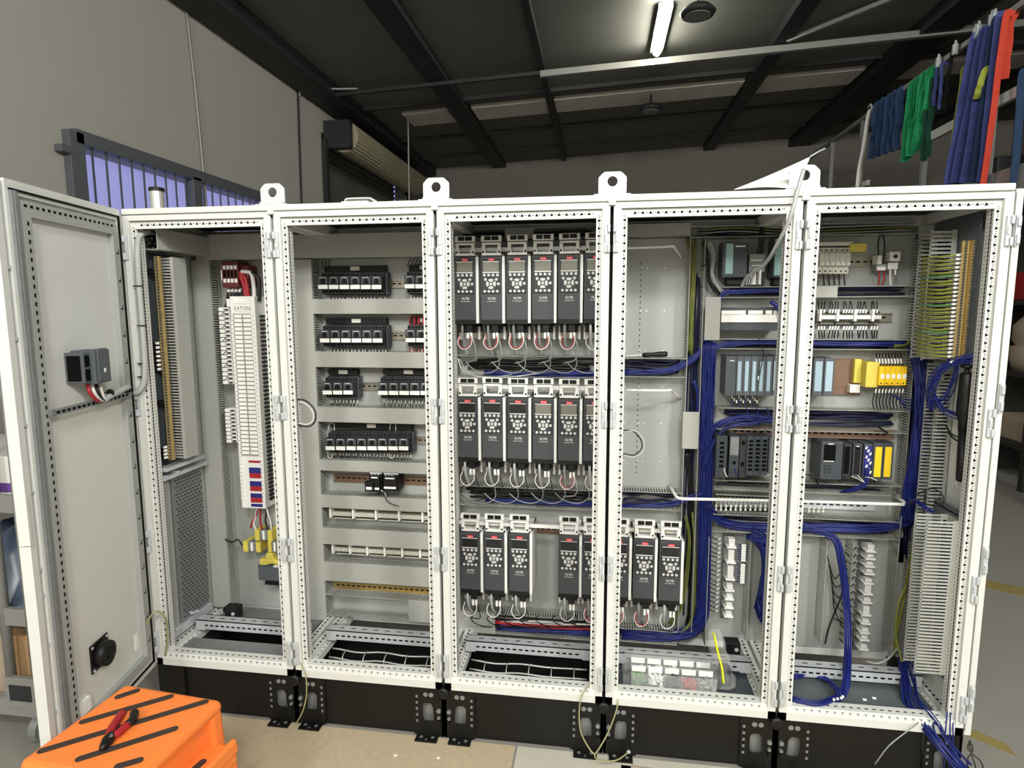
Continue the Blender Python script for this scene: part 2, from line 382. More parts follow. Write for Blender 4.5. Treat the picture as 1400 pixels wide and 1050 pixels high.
def post(xo, sgn):        # front corner post; xo outer side, sgn +1 opens to +x
    mb = MB(); f = lambda a: xo+sgn*a
    mb.box(f(.006), f(.031), .0, .045, H0, 1.975); mb.box(f(.031), f(.051), .012, .05, H0+.0505, 1.9315)
    mb.box(f(.006), f(.012), .045, .06, H0, 1.975)
    mb.box(f(.0285), f(.0325), -.002, .0119, H0+.0505, 1.9315)
    tri_strip(mb, f(.041), .012, H0+.07, 1.93, -sgn, 1)
    # inward face with square and slotted holes
    z = H0+.075
    while z < 1.93:
        for yy, w, h in ((.024, .006, .01), (.04, .004, .004)):
            c = Vector((f(.0516), yy, z)); a, b = Y*w/2, Z*h/2
            q = [c-a-b, c+a-b, c+a+b, c-a+b]; mb.poly(q if sgn > 0 else q[::-1], 1)
        z += .0125
    return mb
def lip(mb, x0, x1):
    pass
def eye_plate(xc, t):
    mb = MB(); w, h = .046, .078
    outl = [(-w, 0), (w, 0), (w, h-.018), (w-.018, h), (-w+.018, h), (-w, h-.018)]
    mb.holed(outl, (0, .047), .0165, (xc, .02, 2.0), X, Z, Y*.008)
    mb.box(xc-.06, xc+.06, .005, .05, 2.0, 2.005); 
    for sx in (-1, 1): mb.box(xc+sx*.036-.009, xc+sx*.036+.009, .008, .02, 2.005, 2.012)
    mb.build('lifting_eye', zinc, t, bevel=.001)
for i in range(5):
    x0, x1 = i*W, i*W+W
    t = thing('electrical_cabinet', (x0+W/2, DEP/2, 0), NAMES5[i], 'cabinet', 'row of five white cabinets')
    for xo, s in ((x0, 1), (x1, -1)):
        pm = post(xo, s); pm.build('corner_post', [white, hole], t)
        c = MB(); xa = xo+s*.006; c.box(xa, xa+s*.05, DEP-.05, DEP, H0, 1.975); c.build('rear_post', white, t)
        for z in (1.86, 1.27, .72, .30):
            hg = MB(); xa = xo+s*.018
            hg.box(xa-.006, xa+.006, -.008, 0, z-.045, z+.045); hg.cyl((xa-s*.008, -.01, z+.02), (xa-s*.008, -.01, z+.045), .006, 8); hg.cyl((xa-s*.008, -.01, z-.045), (xa-s*.008, -.01, z-.02), .006, 8)
            hg.box(xa-.004, xa+.004, -.012, -.008, z-.012, z+.012)
            hg.build('hinge_bracket', zinc, t, bevel=.0015)
    # top rail: roof edge, lip, punched strip
    c = MB(); c.box(x0+.008, x1-.008, -.006, DEP, 1.979, 2.0); c.build('roof_panel', white, t, bevel=.003)
    c = MB(); c.box(x0+.031, x1-.031, 0, .02, 1.957, 1.975); c.box(x0+.006, x1-.006, .004, .05, 1.957, 1.978); c.box(x0+.031, x1-.031, .012, .05, 1.932, 1.957); c.box(x0+.051, x1-.051, .006, .014, 1.928, 1.9335)
    xx = x0+.075
    while xx < x1-.06:
        a = Vector((xx, .0114, 1.943)); c.poly([a-X*.0065-Z*.0045, a+X*.0065-Z*.0045, a+Z*.0055], 1)
        for d in (.0095, .0155): q = a+X*d; c.poly([q-X*.0015-Z*.0015, q+X*.0015-Z*.0015, q+X*.0015+Z*.0015, q-X*.0015+Z*.0015], 1)
        xx += .025
    c.build('top_rail', [white, hole], t)
    # bottom rail
    c = MB(); c.box(x0+.006, x1-.006, .0, .02, H0, .228); c.box(x0+.031, x1-.031, .008, .05, H0+.005, .25)
    c.prism([(x0+.031, 0, .228), (x0+.031, .008, .25), (x0+.031, .008, .228)], X*(W-.062))
    rects(c, (x0+.075, .027, .25), X, Y, Z, 19, .025, .011, .006, 1)
    n_ = Vector((0, -.94, .342)); v_ = Vector((0, .342, .94)); xx = x0+.065
    while xx < x1-.055:
        a = Vector((xx, .0045, .2405))+n_*.0008; c.poly([a+X*.006+v_*.004, a-X*.006+v_*.004, a-v_*.005], 2); xx += .025
    c.build('bottom_rail', [white, hole, zincd], t)
    # depth rails of the base and top frame
    for xo, s in ((x0, 1), (x1, -1)):
        c = MB(); a, b = sorted((xo+s*.006, xo+s*.04)); c.box(a, b, .05, DEP-.05, H0, .245); a2, b2 = sorted((xo+s*.04, xo+s*.055)); c.box(a2, b2, .05, DEP-.05, H0, .228)
        rects(c, (xo+s*.025, .075, .245), Y, X*s, Z if s < 0 else Z, 15, .025, .012, .008, 1)
        if s > 0: c.f = [f[::-1] if c.m[k_] == 1 else f for k_, f in enumerate(c.f)]
        rects(c, (xo+s*.047, .08, .228), Y, X*s, Z, 13, .028, .01, .004, 1)
        c.build('base_rail', [white, hole], t)
        c = MB(); a, b = sorted((xo+s*.006, xo+s*.045)); c.box(a, b, .05, DEP-.05, 1.935, 1.978); c.build('top_side_rail', white, t)
    c = MB(); c.box(x0+.01, x1-.01, DEP-.012, DEP-.002, H0, 1.975); c.build('rear_panel', plate, t)
    for za_, zb_ in ((H0, .232), (1.935, 1.971)):
        c = MB(); c.box(x0+.05, x1-.05, YP+.006, DEP-.0125, za_, zb_); c.build('rear_rail', white, t)
    c = MB(); c.box(x0+.046, x1-.046, .0505, YP, 1.9715, 1.9785); c.build('roof_dark_sheet', plinthm, t)  # black sheet added below the white roof so its underside looks dark
    c = MB(); c.box(x0+.16, x0+.40, .10, .24, 1.9695, 1.9712); c.build('roof_gland_plate', plate, t)
    # mounting plate with punched column of holes
    c = MB(); px0, px1 = x0+(.03 if i == 0 else .0), x1-(.07 if i == 4 else .0)
    c.box(px0, px1, YP, YP+.003, .235, 1.905); 
    if i == 3:
        for z in [.95+.022*k_ for k_ in range(40)]:
            if z > 1.88: break
            c.poly([(1.925-.002, YP-.0006, z-.003), (1.925+.002, YP-.0006, z-.003), (1.925+.002, YP-.0006, z+.003), (1.925-.002, YP-.0006, z+.003)], 1)
        for z in (1.79, 1.62, 1.46, 1.31, 1.16, 1.0):
            for xx in (1.87, 1.928, 1.95, 2.02): c.cyl((xx, YP+.001, z), (xx, YP-.002, z), .004, 8, 2)
    c.build('mounting_plate', [plate, hole, zinc], t)
    if i == 0:
        c = MB(); c.box(.001, .005, .06, DEP-.01, H0+.02, 1.97); c.build('side_panel', plate, t)
        c = MB(); c.box(-.026, 0, .004, DEP, H0, 1.985); c.build('side_cover', white, t, bevel=.003)
    if i == 4:
        c = MB(); c.box(2.993, 2.999, .03, DEP-.01, H0+.02, 1.97); c.build('side_panel', white, t)
        c = MB(); c.box(3.0, 3.022, .004, DEP, H0+.0, 1.985); c.box(2.9985, 3.004, -.003, .004, H0+.02, 1.975); c.build('side_cover', white, t, bevel=.003)
        for z in (1.86, 1.35, .82, .34):
            hg = MB(); hg.box(2.999, 3.013, -.012, -.003, z-.045, z+.045); hg.cyl((3.006, -.014, z-.04), (3.006, -.014, z-.012), .006, 8); hg.cyl((3.006, -.014, z+.012), (3.006, -.014, z+.04), .006, 8)
            hg.build('hinge_bracket', zinc, t, bevel=.0015)
    if i > 0:
        s = MB(); s.box(x0-.0052, x0+.0052, .03, .045, H0, 1.975); s.build('gap_seal', gap, t)
        s = MB(); s.box(x0-.012, x0+.012, -.009, .03, 1.966, 1.998); s.build('joint_cap', white, t, bevel=.002)
        s = MB(); s.lathe((x0, .005, .185), -Y, [(.0, -.01), (.022, -.01), (.022, .012), (.016, .016), (0, .016)], 16); s.build('joint_plug', black, t)
        eye_plate(x0-.0+(-.004 if i == 1 else 0), t)
    # plinth: recessed trim panels and punched corner castings
    pl = MB(); pl.box(x0+.12, x1-.12, .012, .02, .004, .196); pl.box(x0+.004, x1-.004, .3, .31, .0, .198); pl.box(x0+.01, x1-.01, .03, .05, .185, .198); 
    p = pl.build('plinth', plinthm, t)
    for xo, s in ((x0, 1), (x1, -1)):
        if (i == 0 and s > 0):
            q = MB(); q.box(x0+.004, x0+.12, .002, .3, 0, .198); q.build('plinth_corner', plinthm, p); continue
        q = MB(); a = xo+s*.002
        ol = [(0, 0), (.118, 0), (.118, .198), (0, .198)]
        hp = [(.038, .06), (.078, .06), (.083, .08), (.083, .125), (.074, .135), (.05, .135), (.042, .12)]
        q.holed(ol, (.06, .1), .02, (a, .004, 0), X*s, Z, Y*.005, hole_poly=hp, n=40)
        q.box(a, a+s*.008, .004, .12, 0, .198)
        q.box(a+s*.02, a+s*.105, -.035, .004, .001, .007)        # floor flange
        q.box(a+s*.012, a+s*.022, -.006, .004, .06, .07); q.cyl((a+s*.018, -.004, .11), (a+s*.018, .004, .11), .008, 10, 1); q.cyl((a+s*.018, -.004, .082), (a+s*.018, .004, .082), .006, 10, 1)
        for (u, v) in ((.04, -.012), (.062, -.026), (.085, -.014)): q.lathe((a+s*u, v, .0072), Z, [(0, 0), (.007 if u != .062 else .004, 0), (.007 if u != .062 else .004, .0006), (0, .0006)], 10, 1)
        for z in (.06, .085, .11, .135, .16): q.box(a+s*.101, a+s*.109, .0032, .0042, z-.005, z+.005, 1)
        for u in (.048, .07): q.lathe((a+s*u, .0041, .17), -Y, [(0, 0), (.009, 0), (.009, .0008), (0, .0008)], 12, 1)
        q.box(a+s*.03, a+s*.1, .03, .034, .045, .15, 1)  # pale plate added to stand in for lit floor behind the hole
        q.build('plinth_corner', [plinthm, zincd], p)
# galvanised punched rails across the floor of each bay
RL = ['open-door cabinet', 'breaker cabinet, before its lowest wiring duct', 'drive cabinet, above the wire basket', 'empty-plate cabinet, behind the compartment box', 'yellow-relay cabinet, behind the blue wire coil']
for i in range(5):
    mb = MB(); a, b = i*W+.045, i*W+W-.045; mb.box(a, b, .19, .194, .252, .292); mb.box(a, b, .19, .24, .289, .292); mb.box(a, b, .236, .24, .262, .292); mb.box(a, a+.04, .19, .24, .247, .252); mb.box(b-.04, b, .19, .24, .247, .252)
    rects(mb, (a+.05, .19, .27), X, Z, -Y, int((b-a-.08)/.025), .025, .015, .007, 1); rects(mb, (a+.06, .215, .292), X, Y, Z, int((b-a-.08)/.05), .05, .02, .006, 1)
    solo(mb, 'punched_rail', [zinc, hole], 'galvanised punched floor rail of the '+RL[i], 'rail', 'punched floor rails')
# floor plates of bays 1, 4, 5 and the galvanised strip
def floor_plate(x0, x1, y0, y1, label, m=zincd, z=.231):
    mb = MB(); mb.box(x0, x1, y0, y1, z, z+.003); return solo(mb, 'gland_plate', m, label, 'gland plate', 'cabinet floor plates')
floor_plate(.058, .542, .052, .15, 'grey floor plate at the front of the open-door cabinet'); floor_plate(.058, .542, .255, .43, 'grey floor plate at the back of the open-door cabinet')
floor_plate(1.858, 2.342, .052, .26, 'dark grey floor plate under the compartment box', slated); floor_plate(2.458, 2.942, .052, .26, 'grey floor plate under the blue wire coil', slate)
# black cavity pans and wire baskets in bays 2 and 3
for i in (1, 2):
    mb = MB(); mb.box(i*W+.06, i*W+.54, .06, .29, .03, .034); mb.box(i*W+.06, i*W+.54, .286, .29, .034, .2); solo(mb, 'plinth_tray', black, ['', 'black tray under the wire basket of the breaker cabinet', 'black tray under the wire basket of the drive cabinet'][i], 'tray', 'black plinth trays')
    mb = MB(); xa, xb = i*W+.065, i*W+.535
    for k_ in range(1): pass
    def wv(y, z, am=.003): return [(xa+(xb-xa)*j/14, y+am*math.sin(j*1.1+i), z+am*math.cos(j*.9)) for j in range(15)]
    mb.tube(wv(.20, .20), .0035, 6); mb.tube(wv(.16, .185), .0035, 6); mb.tube(wv(.10, .15, .004), .004, 6); mb.tube(wv(.085, .143, .004), .004, 6); mb.tube(wv(.075, .14, .005), .003, 6)
    for j in range(5):
        x = xa+.06+j*.09; mb.tube(smoothp([(x, .2, .204), (x, .16, .189), (x+.002, .155, .13), (x, .1, .12), (x, .08, .146)], 3), .0022, 5)
    solo(mb, 'wire_basket', silver, ['', 'silver wire basket in the floor opening of the breaker cabinet', 'silver wire basket in the floor opening of the drive cabinet'][i], 'wire basket', 'floor wire baskets', smooth=True)
# ---------------------------------------------------------------- the open door
TH = math.radians(78)
cab1 = [o for o in bpy.data.objects if o.name == 'electrical_cabinet'][0]
DR = Matrix.Translation((-.004, -.018, 0)) @ Matrix.Rotation(-TH, 4, 'Z')
def dp(x, y, z): return DR @ Vector((x, y, z))
class DMB(MB):
    def world(s):
        s.v = [DR @ v for v in s.v]; return s
c = DMB(); c.box(.0, .556, -.004, 0, .205, 1.995)
for a in ((0, .006, -.022, -.004, .205, 1.995), (.55, .556, -.022, -.004, .205, 1.995), (0, .556, -.022, -.004, 1.989, 1.995), (0, .556, -.022, -.004, .205, .211)): c.box(*a)
for a in ((0, .556, 0, .014, 1.955, 1.995), (0, .556, 0, .014, .205, .245), (.508, .556, 0, .014, .245, 1.955), (0, .022, 0, .014, .245, 1.955)): c.box(*a)
door = c.world().build('door', white, cab1)
c = DMB()
for a in ((.012, .545, .014, .02, 1.965, 1.971), (.012, .545, .014, .02, .229, .235), (.012, .018, .014, .02, .235, 1.965)): c.box(*a)
c.world().build('door_gasket', gap, door)
c = DMB(); c.box(.522, .545, .014, .024, .235, 1.965); c.box(.53, .537, .024, .026, .235, 1.965); c.world().build('edge_gasket', zincd, door)
c = DMB()
for a in ((.04, .505, 0, .02, 1.9, 1.945), (.04, .505, 0, .02, .255, .285)): c.box(*a)
for k_ in range(18): c.box(.06+k_*.025, .072+k_*.025, .0195, .0207, 1.926, 1.934, 1)
for x in (.045, .488): c.box(x-.018, x+.017, 0, .02, .285, 1.9)
for k_ in range(16): 
    z = .34+k_*.1; c.box(.036, .05, .0195, .0207, z-.009, z+.009, 1); c.box(.041, .05, .0196, .0211, z-.003, z+.009, 0)
for k_ in range(62): c.box(.483, .49, .0195, .0207, .30+k_*.0258, .312+k_*.0258, 1)
c.world().build('door_stiffener', [plate, hole], door)
c = DMB(); c.box(.05, .485, .0202, .034, 1.31, 1.328)
for k_ in range(16): c.box(.075+k_*.025, .09+k_*.025, .0335, .0347, 1.315, 1.323, 1)
c.world().build('perforated_bar', [zincd, hole], door)
c = DMB(); c.box(.572, .596, -.02, .012, .205, 1.995); c.box(.596, .604, -.012, .018, .95, 1.1); c.world().build('locking_edge', white, door)
c = DMB(); c.box(.556, .572, -.012, -.004, .22, 1.98); c.world().build('lock_channel', gap, door)
c = DMB(); c.cyl((.564, 0, .24), (.564, 0, 1.96), .0035, 6)
for z in (.4, .62, .78, .86, 1.1, 1.3, 1.55, 1.75): c.cyl((.564, -.004, z), (.564, .012, z), .006, 8); 
c.world().build('lock_rod', zinc, door)
fxs = .095
c = DMB(); c.box(fxs-.012, fxs+.012, 0, .0015, .33, .39); c.world().build('sticker', paper, door)
c = DMB(); c.box(.40, .465, 0, .012, .3, .345); c.world().build('document_clip', paper, door)
def adoor(px, py):   # pixel -> local door coordinates on the inner face
    dd = ray(px, py); n = (DR.to_3x3() @ Y); o = DR.translation; tt = (o-CP).dot(n)/dd.dot(n); return DR.inverted() @ (CP+dd*tt)
# rotary isolator on the door
q = adoor(108, 501)
sw = thing('isolator_switch', DR @ Vector((q.x, 0, q.z-.07)), 'grey rotary isolator switch on the inside of the open door', 'switch')
lx, lz = q.x, q.z
c = DMB(); c.box(lx-.045, lx+.04, .0, .075, lz-.055, lz+.055); c.box(lx-.03, lx+.025, .07, .078, lz-.05, lz+.06); c.world().build('housing', slate, sw, bevel=.003)
c = DMB(); c.box(lx+.04, lx+.072, .0, .06, lz-.05, lz+.05); c.world().build('terminal_shroud', slate, sw, bevel=.003)
c = DMB(); c.box(lx+.044, lx+.068, .0601, .0615, lz-.042, lz-.004); c.box(lx+.044, lx+.068, .0601, .0615, lz+.004, lz+.04); c.box(lx+.072, lx+.0735, .008, .05, lz-.042, lz+.04); c.world().build('shroud_recess', hole, sw)
for k_ in range(3): c = DMB(); c.cyl((lx-.05, .05, lz-.02+k_*.02), (lx-.045, .05, lz-.02+k_*.02), .006, 8); c.world().build('terminal_screw', black, sw)
c = DMB(); c.box(lx-.012, lx-.002, .078, .0788, lz-.02, lz-.006); c.world().build('label', paper, sw)
for k_, (m, nm) in enumerate(((redw, 'red'), (whitew, 'white'), (blackw, 'black'), (whitew, 'second white'))):
    mb = MB(); P0 = [(lx+.03-k_*.022, .04, lz-.055), (lx+.035-k_*.02, .05, lz-.085), (lx-.0-k_*.012, .05, lz-.115), (lx-.05, .045, lz-.12)]
    mb.tube([DR @ v for v in smoothp(P0)], .006, 6); solo(mb, 'wire', m, nm+' wire leaving the bottom of the isolator switch on the door', 'wire', smooth=True)
mb = MB(); pts = [DR @ Vector((lx-.04, .045, lz-.12)), DR @ Vector((lx-.1, .05, lz-.105)), DR @ Vector((.1, .05, lz-.095))]
pts += [at(172, 536, -.03), at(188, 536, -.02), at(198, 515, -.012), at(195, 450, -.008), at(191, 400, -.008), at(188, 345, -.006), at(190, 325, .02)+Z*.0, at(200, 318, .06), at(214, 318, .12)]
mb.tube(smoothp(pts, 6), .0105, 8); solo(mb, 'cable', greyc, 'thick pale grey cable from the door switch up the left cabinet post into the duct', 'cable', smooth=True)
for k_, (px, py) in enumerate(((190, 391), (195, 445), (196, 497), (196, 515), (130, 537), (155, 533))):
    mb = MB(); p0 = at(px, py, -.008) if k_ < 4 else DR @ Vector((adoor(px, py).x, .05, adoor(px, py).z))
    ax = Z if k_ < 4 else (DR.to_3x3() @ X)
    mb.lathe(p0-ax*.003, ax, [(.011, 0), (.013, 0), (.013, .005), (.011, .005)], 10); mb.box(p0.x-.022, p0.x-.01, p0.y-.004, p0.y+.003, p0.z-.002, p0.z+.002)
    solo(mb, 'cable_tie', blackw, ['black tie nearest the top of the grey door cable', 'second black tie down the grey door cable', 'third black tie down the grey door cable', 'lowest black tie on the post holding the grey door cable', 'black tie on the door cable next to the isolator', 'black tie on the door cable by the hinge side'][k_], 'cable tie', 'ties on the door cable')
q = adoor(135, 893); fx, fz = q.x, q.z
fn = thing('panel_socket', DR @ Vector((fx, 0, fz-.05)), 'round black flanged socket low on the open door', 'socket')
c = DMB(); c.box(fx-.05, fx+.05, 0, .006, fz-.05, fz+.05); c.world().build('flange', black, fn, bevel=.002)
c = DMB(); c.lathe((fx, .006, fz), Y, [(.0, 0), (.044, 0), (.042, .03), (.024, .032), (.02, .012), (0, .012)], 24); c.world().build('barrel', black, fn, smooth=True)
for sx in (-1, 1):
    for sz in (-1, 1):
        c = DMB(); c.cyl((fx+sx*.041, .006, fz+sz*.041), (fx+sx*.041, .009, fz+sz*.041), .005, 8); c.world().build('screw', zinc, fn)
mb = MB(); pts = [DR @ Vector((.03, .02, .38)), at(200, 855, -.06), at(212, 836, -.05), at(226, 845, -.02), at(229, 872, -.005), at(226, 896, .0)]
mb.tube(smoothp(pts), .004, 6); solo(mb, 'earth_strap', earthm, 'thin pale earth wire looping from the door bottom to the left post', 'wire', smooth=True)
# ---------------------------------------------------------------- things on top of the cabinets
hd = MB(); pts = [at(471, 279, .02), at(471, 273, .02), at(478, 271.5, .02), at(500, 271.5, .02), at(507, 274, .02), at(514, 276, .02)]
base = 2.0
a, b = at(471, 276, .03).x, at(508, 276, .03).x
hm = MB(); hm.tube(smoothp([(a, .06, 2.002), (a, .06, 2.014), (a+.012, .06, 2.02), (b-.012, .06, 2.02), (b, .06, 2.014), (b+.015, .06, 2.004)], 4), .004, flat=(.004, .05), upv=(0, 1, 0)); hm.box(a+.004, b, -.008, .035, 1.985, 2.003)
solo(hm, 'roof_bracket', white, 'small white curved bracket on the roof of the breaker cabinet', 'bracket')
pp = MB(); p0 = at(215, 272, .3); pp.cyl((p0.x, .3, 2.0), (p0.x, .3, 2.12), .027, 20); pp.lathe((p0.x, .3, 2.12), Z, [(.027, 0), (.03, 0), (.03, .014), (.026, .016), (.024, .004), (0, .004)], 20, 1)
solo(pp, 'metal_canister', [silver, black], 'short silver metal canister with dark rim standing on the open-door cabinet', 'canister', smooth=False)
# curled white sheet lying over the empty-plate cabinet
sh = MB(); A_, B_, C_, D_ = at(1003, 259, .08), at(1108, 214, .14), at(1083, 257, .0), at(1040, 261, -.006)
N = 12; vs = []
for i in range(N+1):
    u = i/N; e0 = A_.lerp(B_, u)-Z*(.003*math.sin(u*PI)); e1 = A_.lerp(C_, u)-Y*.0+Z*(.006*math.sin(u*PI))
    for j in range(7):
        v = j/6; q = e0.lerp(e1, v); q += Y*(.03*math.sin(v*PI)*u)+X*(.012*math.sin(v*PI)*u); vs.append((q.x, q.y, max(q.z, 2.003)))
sh.add(vs, [[i*7+j, i*7+j+1, (i+1)*7+j+1, (i+1)*7+j] for i in range(N) for j in range(6)])
so = solo(sh, 'curled_sheet', paper, 'white curled sheet lying over the roof of the empty-plate cabinet', 'sheet', smooth=True); sm = so.modifiers.new('thick', 'SOLIDIFY'); sm.thickness = .0015
mb = MB(); mb.tube(smoothp([at(1108, 214, .14), at(1118, 208, .16), at(1128, 203, .2)]), .003, 6); solo(mb, 'wire', greyc, 'short thin wire sticking out from the tip of the curled white sheet', 'wire', smooth=True)
mb = MB(); mb.tube(smoothp([at(1099, 231, -.012), at(1090, 262, -.02), at(1080, 298, -.02), at(1062, 335, .05), at(1045, 362, .15), at(1022, 378, .28), at(1014, 392, .34)], 6), .0062, 8); solo(mb, 'cable', greyc, 'grey cable hanging from the cabinet roof by the curled sheet down into the fourth bay', 'cable', smooth=True)
# ---------------------------------------------------------------- wiring ducts
def duct(o, L, Wv, D, label, lid=None, group='grey wiring ducts', pitch=.0105, fing=.0062, base=.22, walls=(1, 1), lidm=None, fill=None, nofill=False, fillm=None):
    """o: back corner, L length, Wv width and D depth vectors; lid: list of (from, to) shares of the length that are covered"""
    o, L, Wv, D = Vector(o), Vector(L), Vector(Wv), Vector(D); l = L.length; u = L/l; w = Wv.normalized(); dd = D.normalized(); dep = D.length
    t = thing('wiring_duct', o+L/2+Wv/2, label, 'wiring duct', group)
    mb = MB(); mb.obox(o, L, Wv, dd*.0015)
    for k_, wo in enumerate((o, o+Wv-w*.0018)):
        if not walls[k_]: continue
        mb.obox(wo, L, w*.0018, dd*dep*base); n = max(1, int(l/pitch))
        for i in range(n):
            s0 = (i+.5)*l/n-fing/2; mb.obox(wo+u*s0+dd*dep*base, u*fing, w*.0018, dd*dep*(1-base)*.985)
        mb.obox(wo+dd*dep*.96, L, w*.0022, dd*dep*.04)
    mb.build('channel', ductg, t)
    for a, b in (lid or []):
        mb = MB(); mb.obox(o+L*a+D*.985-w*.0012, L*(b-a), Wv+w*.0024, dd*.003); mb.obox(o+L*a+D*.86-w*.0014, L*(b-a), w*.0012, D*.13); mb.obox(o+L*a+D*.86+Wv+w*.0002, L*(b-a), w*.0012, D*.13)
        mb.build('duct_lid', lidm or ductg, t, bevel=.0008)
    if fill is None and nofill is False: fill = 'the '+label
    if fill:  # dark wires added inside so the slots between fingers look dark
        full = bool(lid and lid[0][1]-lid[0][0] > .9)
        c = MB(); A, B = o+L*.02+Wv*.5+D*.45, o+L*.98+Wv*.5+D*.45; ww = Wv.length
        for k_ in range(14 if full else 9):
            ov = w*random.uniform(-.38, .38)*ww+dd*(random.uniform(-.34, .3) if full else random.uniform(-.36, -.1))*dep; r_ = ww*.07 if full else min(ww*.09, dep*.1)
            c.tube(smoothp([A.lerp(B, q_)+ov+w*random.uniform(-.09, .09)*ww for q_ in (random.uniform(0, .12), .25, .5, .75, random.uniform(.88, 1))], 4), r_*random.uniform(.5, 1), 5)
        fl = fill if fill.startswith('the ') else 'the '+fill; solo(c, 'wire_bundle', fillm or (deepblue if o.x > 1.8 and not full else blackw), 'added dark wires in '+fl.replace('tall ', '').replace('open slotted ', '').replace('slotted ', '').replace(' with closed lid', '').replace('silver ', ''), 'wire bundle', smooth=True)
    return t
DV = YP-YD
def hduct(x0, x1, pt, pb, pxm, label, lid=None, **k):    # horizontal; pt, pb pixel rows of its front edges at column pxm
    zt, zb = at(pxm, pt, YD).z, at(pxm, pb, YD).z
    return duct((x0, YP-.0005, zb), X*(x1-x0), Z*(zt-zb), -Y*DV, label, lid, **k)
def vduct(xl, xr, z0, z1, label, lid=None, **k):
    return duct((xl, YP-.0005, z0), Z*(z1-z0), X*(xr-xl), -Y*DV, label, lid, **k)
# bay 1
z_t, z_b = at(300, 321, YD).z, at(300, 355, YD).z
duct((.012, YP-.0005, .262), Z*(z_b-.264), X*.082, -Y*DV, 'tall grey duct with closed lid down the open-door cabinet plate', [(0, 1)], fill='tall duct of the open-door cabinet plate')
duct((.03, YP-.0005, z_b), X*.43, Z*(z_t-z_b), -Y*DV, 'grey closed duct across the top of the open-door cabinet plate', [(0.02, 1)])
sd = duct((.022, .05, 1.858), Y*.312, Z*.077, X*.08, 'grey duct with open end running front to back atop the open-door cabinet', [(0, 1)])
sp = MB(); sp.box(.012, .018, .068, .30, 1.0, 1.85)
for z in [1.03+.0115*k_ for k_ in range(66)]: sp.box(.018, .0195, .072, .098, z, z+.005, 1)
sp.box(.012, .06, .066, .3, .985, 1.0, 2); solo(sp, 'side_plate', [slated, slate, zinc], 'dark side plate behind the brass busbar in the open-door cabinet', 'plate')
duct((.0185, .205, 1.025), Z*.81, -Y*.075, X*.082, 'slotted duct on the side plate of the open-door cabinet, beside the brass busbar', [(0, 1)], fill='side plate duct beside the brass busbar', pitch=.0118, fing=.0062)
def busbar(x0, x1, y0, y1, z0, z1, n, label, face=-Y):
    t = thing('earth_bar', ((x0+x1)/2, (y0+y1)/2, z0), label, 'busbar')
    c = MB(); c.box(x0, x1, y0, y1, z0, z1); c.build('bar', brass, t, bevel=.001)
    c = MB()
    for i in range(n):
        z = z0+(i+.5)*(z1-z0)/n; c.cyl(((x0+x1)/2, y0+.001, z), ((x0+x1)/2, y0-.003, z), min(.0045, (z1-z0)/n*.42), 8)
    s = c.build('screws', slotd, t); return t
b0, b1 = at(211, 350, .10), at(231, 606, .10)
busbar(.056, .078, .085, .097, 1.03, 1.835, 66, 'long brass earth bar with screws in the open-door cabinet')
for z in (1.775, 1.45, 1.26, 1.045):
    c = MB(); c.cyl((.02, .091, z), (.056, .091, z), .011, 10); c.cyl((.03, .091, z), (.04, .091, z), .015, 10); solo(c, 'standoff_insulator', black, 'black standoff holding the brass bar in the open-door cabinet', 'insulator', 'standoffs behind the left brass bar')
def ferrule_wire(path, r, mwire, label, group, ferr=.014, m2=whitew, name='wire'):
    P = smoothp(path, 5); c = MB(); c.tube(P, r, 6); dirn = (P[0]-P[1]).normalized(); c.cyl(P[0]+dirn*.0, P[0]-dirn*ferr, r*1.35, 6, 1)
    return solo(c, name, [mwire, m2], label, 'wire', group, smooth=True)
for k_ in range(7):
    z = 1.50-.017*k_
    ferrule_wire([(.055, .084, z), (.038, .075, z-.002), (.024, .1, z-.004), (.0215, .13, z-.03)], .0042, blackw, 'black wire with white sleeve on the middle of the left brass bar', 'wires on the left brass bar')
for k_ in range(4):
    z = 1.085-.014*k_
    ferrule_wire([(.055, .084, z), (.038, .075, z-.006), (.024, .09, z-.012), (.0215, .12, z-.05)], .0042, blackw, 'black wire with white sleeve at the foot of the left brass bar', 'wires at the foot of the left brass bar')
# perforated and solid panels low on the left side
c = MB(); c.box(.008, .012, .055, .135, .29, .93); solo(c, 'side_plate', plate, 'plain grey side plate low in the open-door cabinet', 'plate')
c = MB(); c.box(.012, .016, .14, .33, .30, .95)
for i in range(42):
    z = .315+i*.015
    for j in range(8):
        y = .158+j*.021+(.0105 if i % 2 else 0); c.poly([(.0166, y, z), (.0166, y+.014, z), (.0166, y+.014, z+.007), (.0166, y, z+.007)], 1)
c.f = [f[::-1] if False else f for f in c.f]
c.box(.008, .05, .055, .33, .948, .962, 2); c.box(.008, .03, .055, .33, .268, .298, 2)
solo(c, 'perforated_panel', [zincd, slotd, zinc], 'galvanised perforated panel low on the side of the open-door cabinet', 'perforated panel')
for y, z in ((.07, .955), (.14, .957), (.2, .31), (.23, .3), (.1, .29)):
    c = MB(); c.cyl((.012, y, z+.008), (.055 if z > .9 else .036, y, z+.008), .006, 8); solo(c, 'bolt', zinc, 'shiny bolt on the side panels of the open-door cabinet', 'bolt', 'side panel bolts')
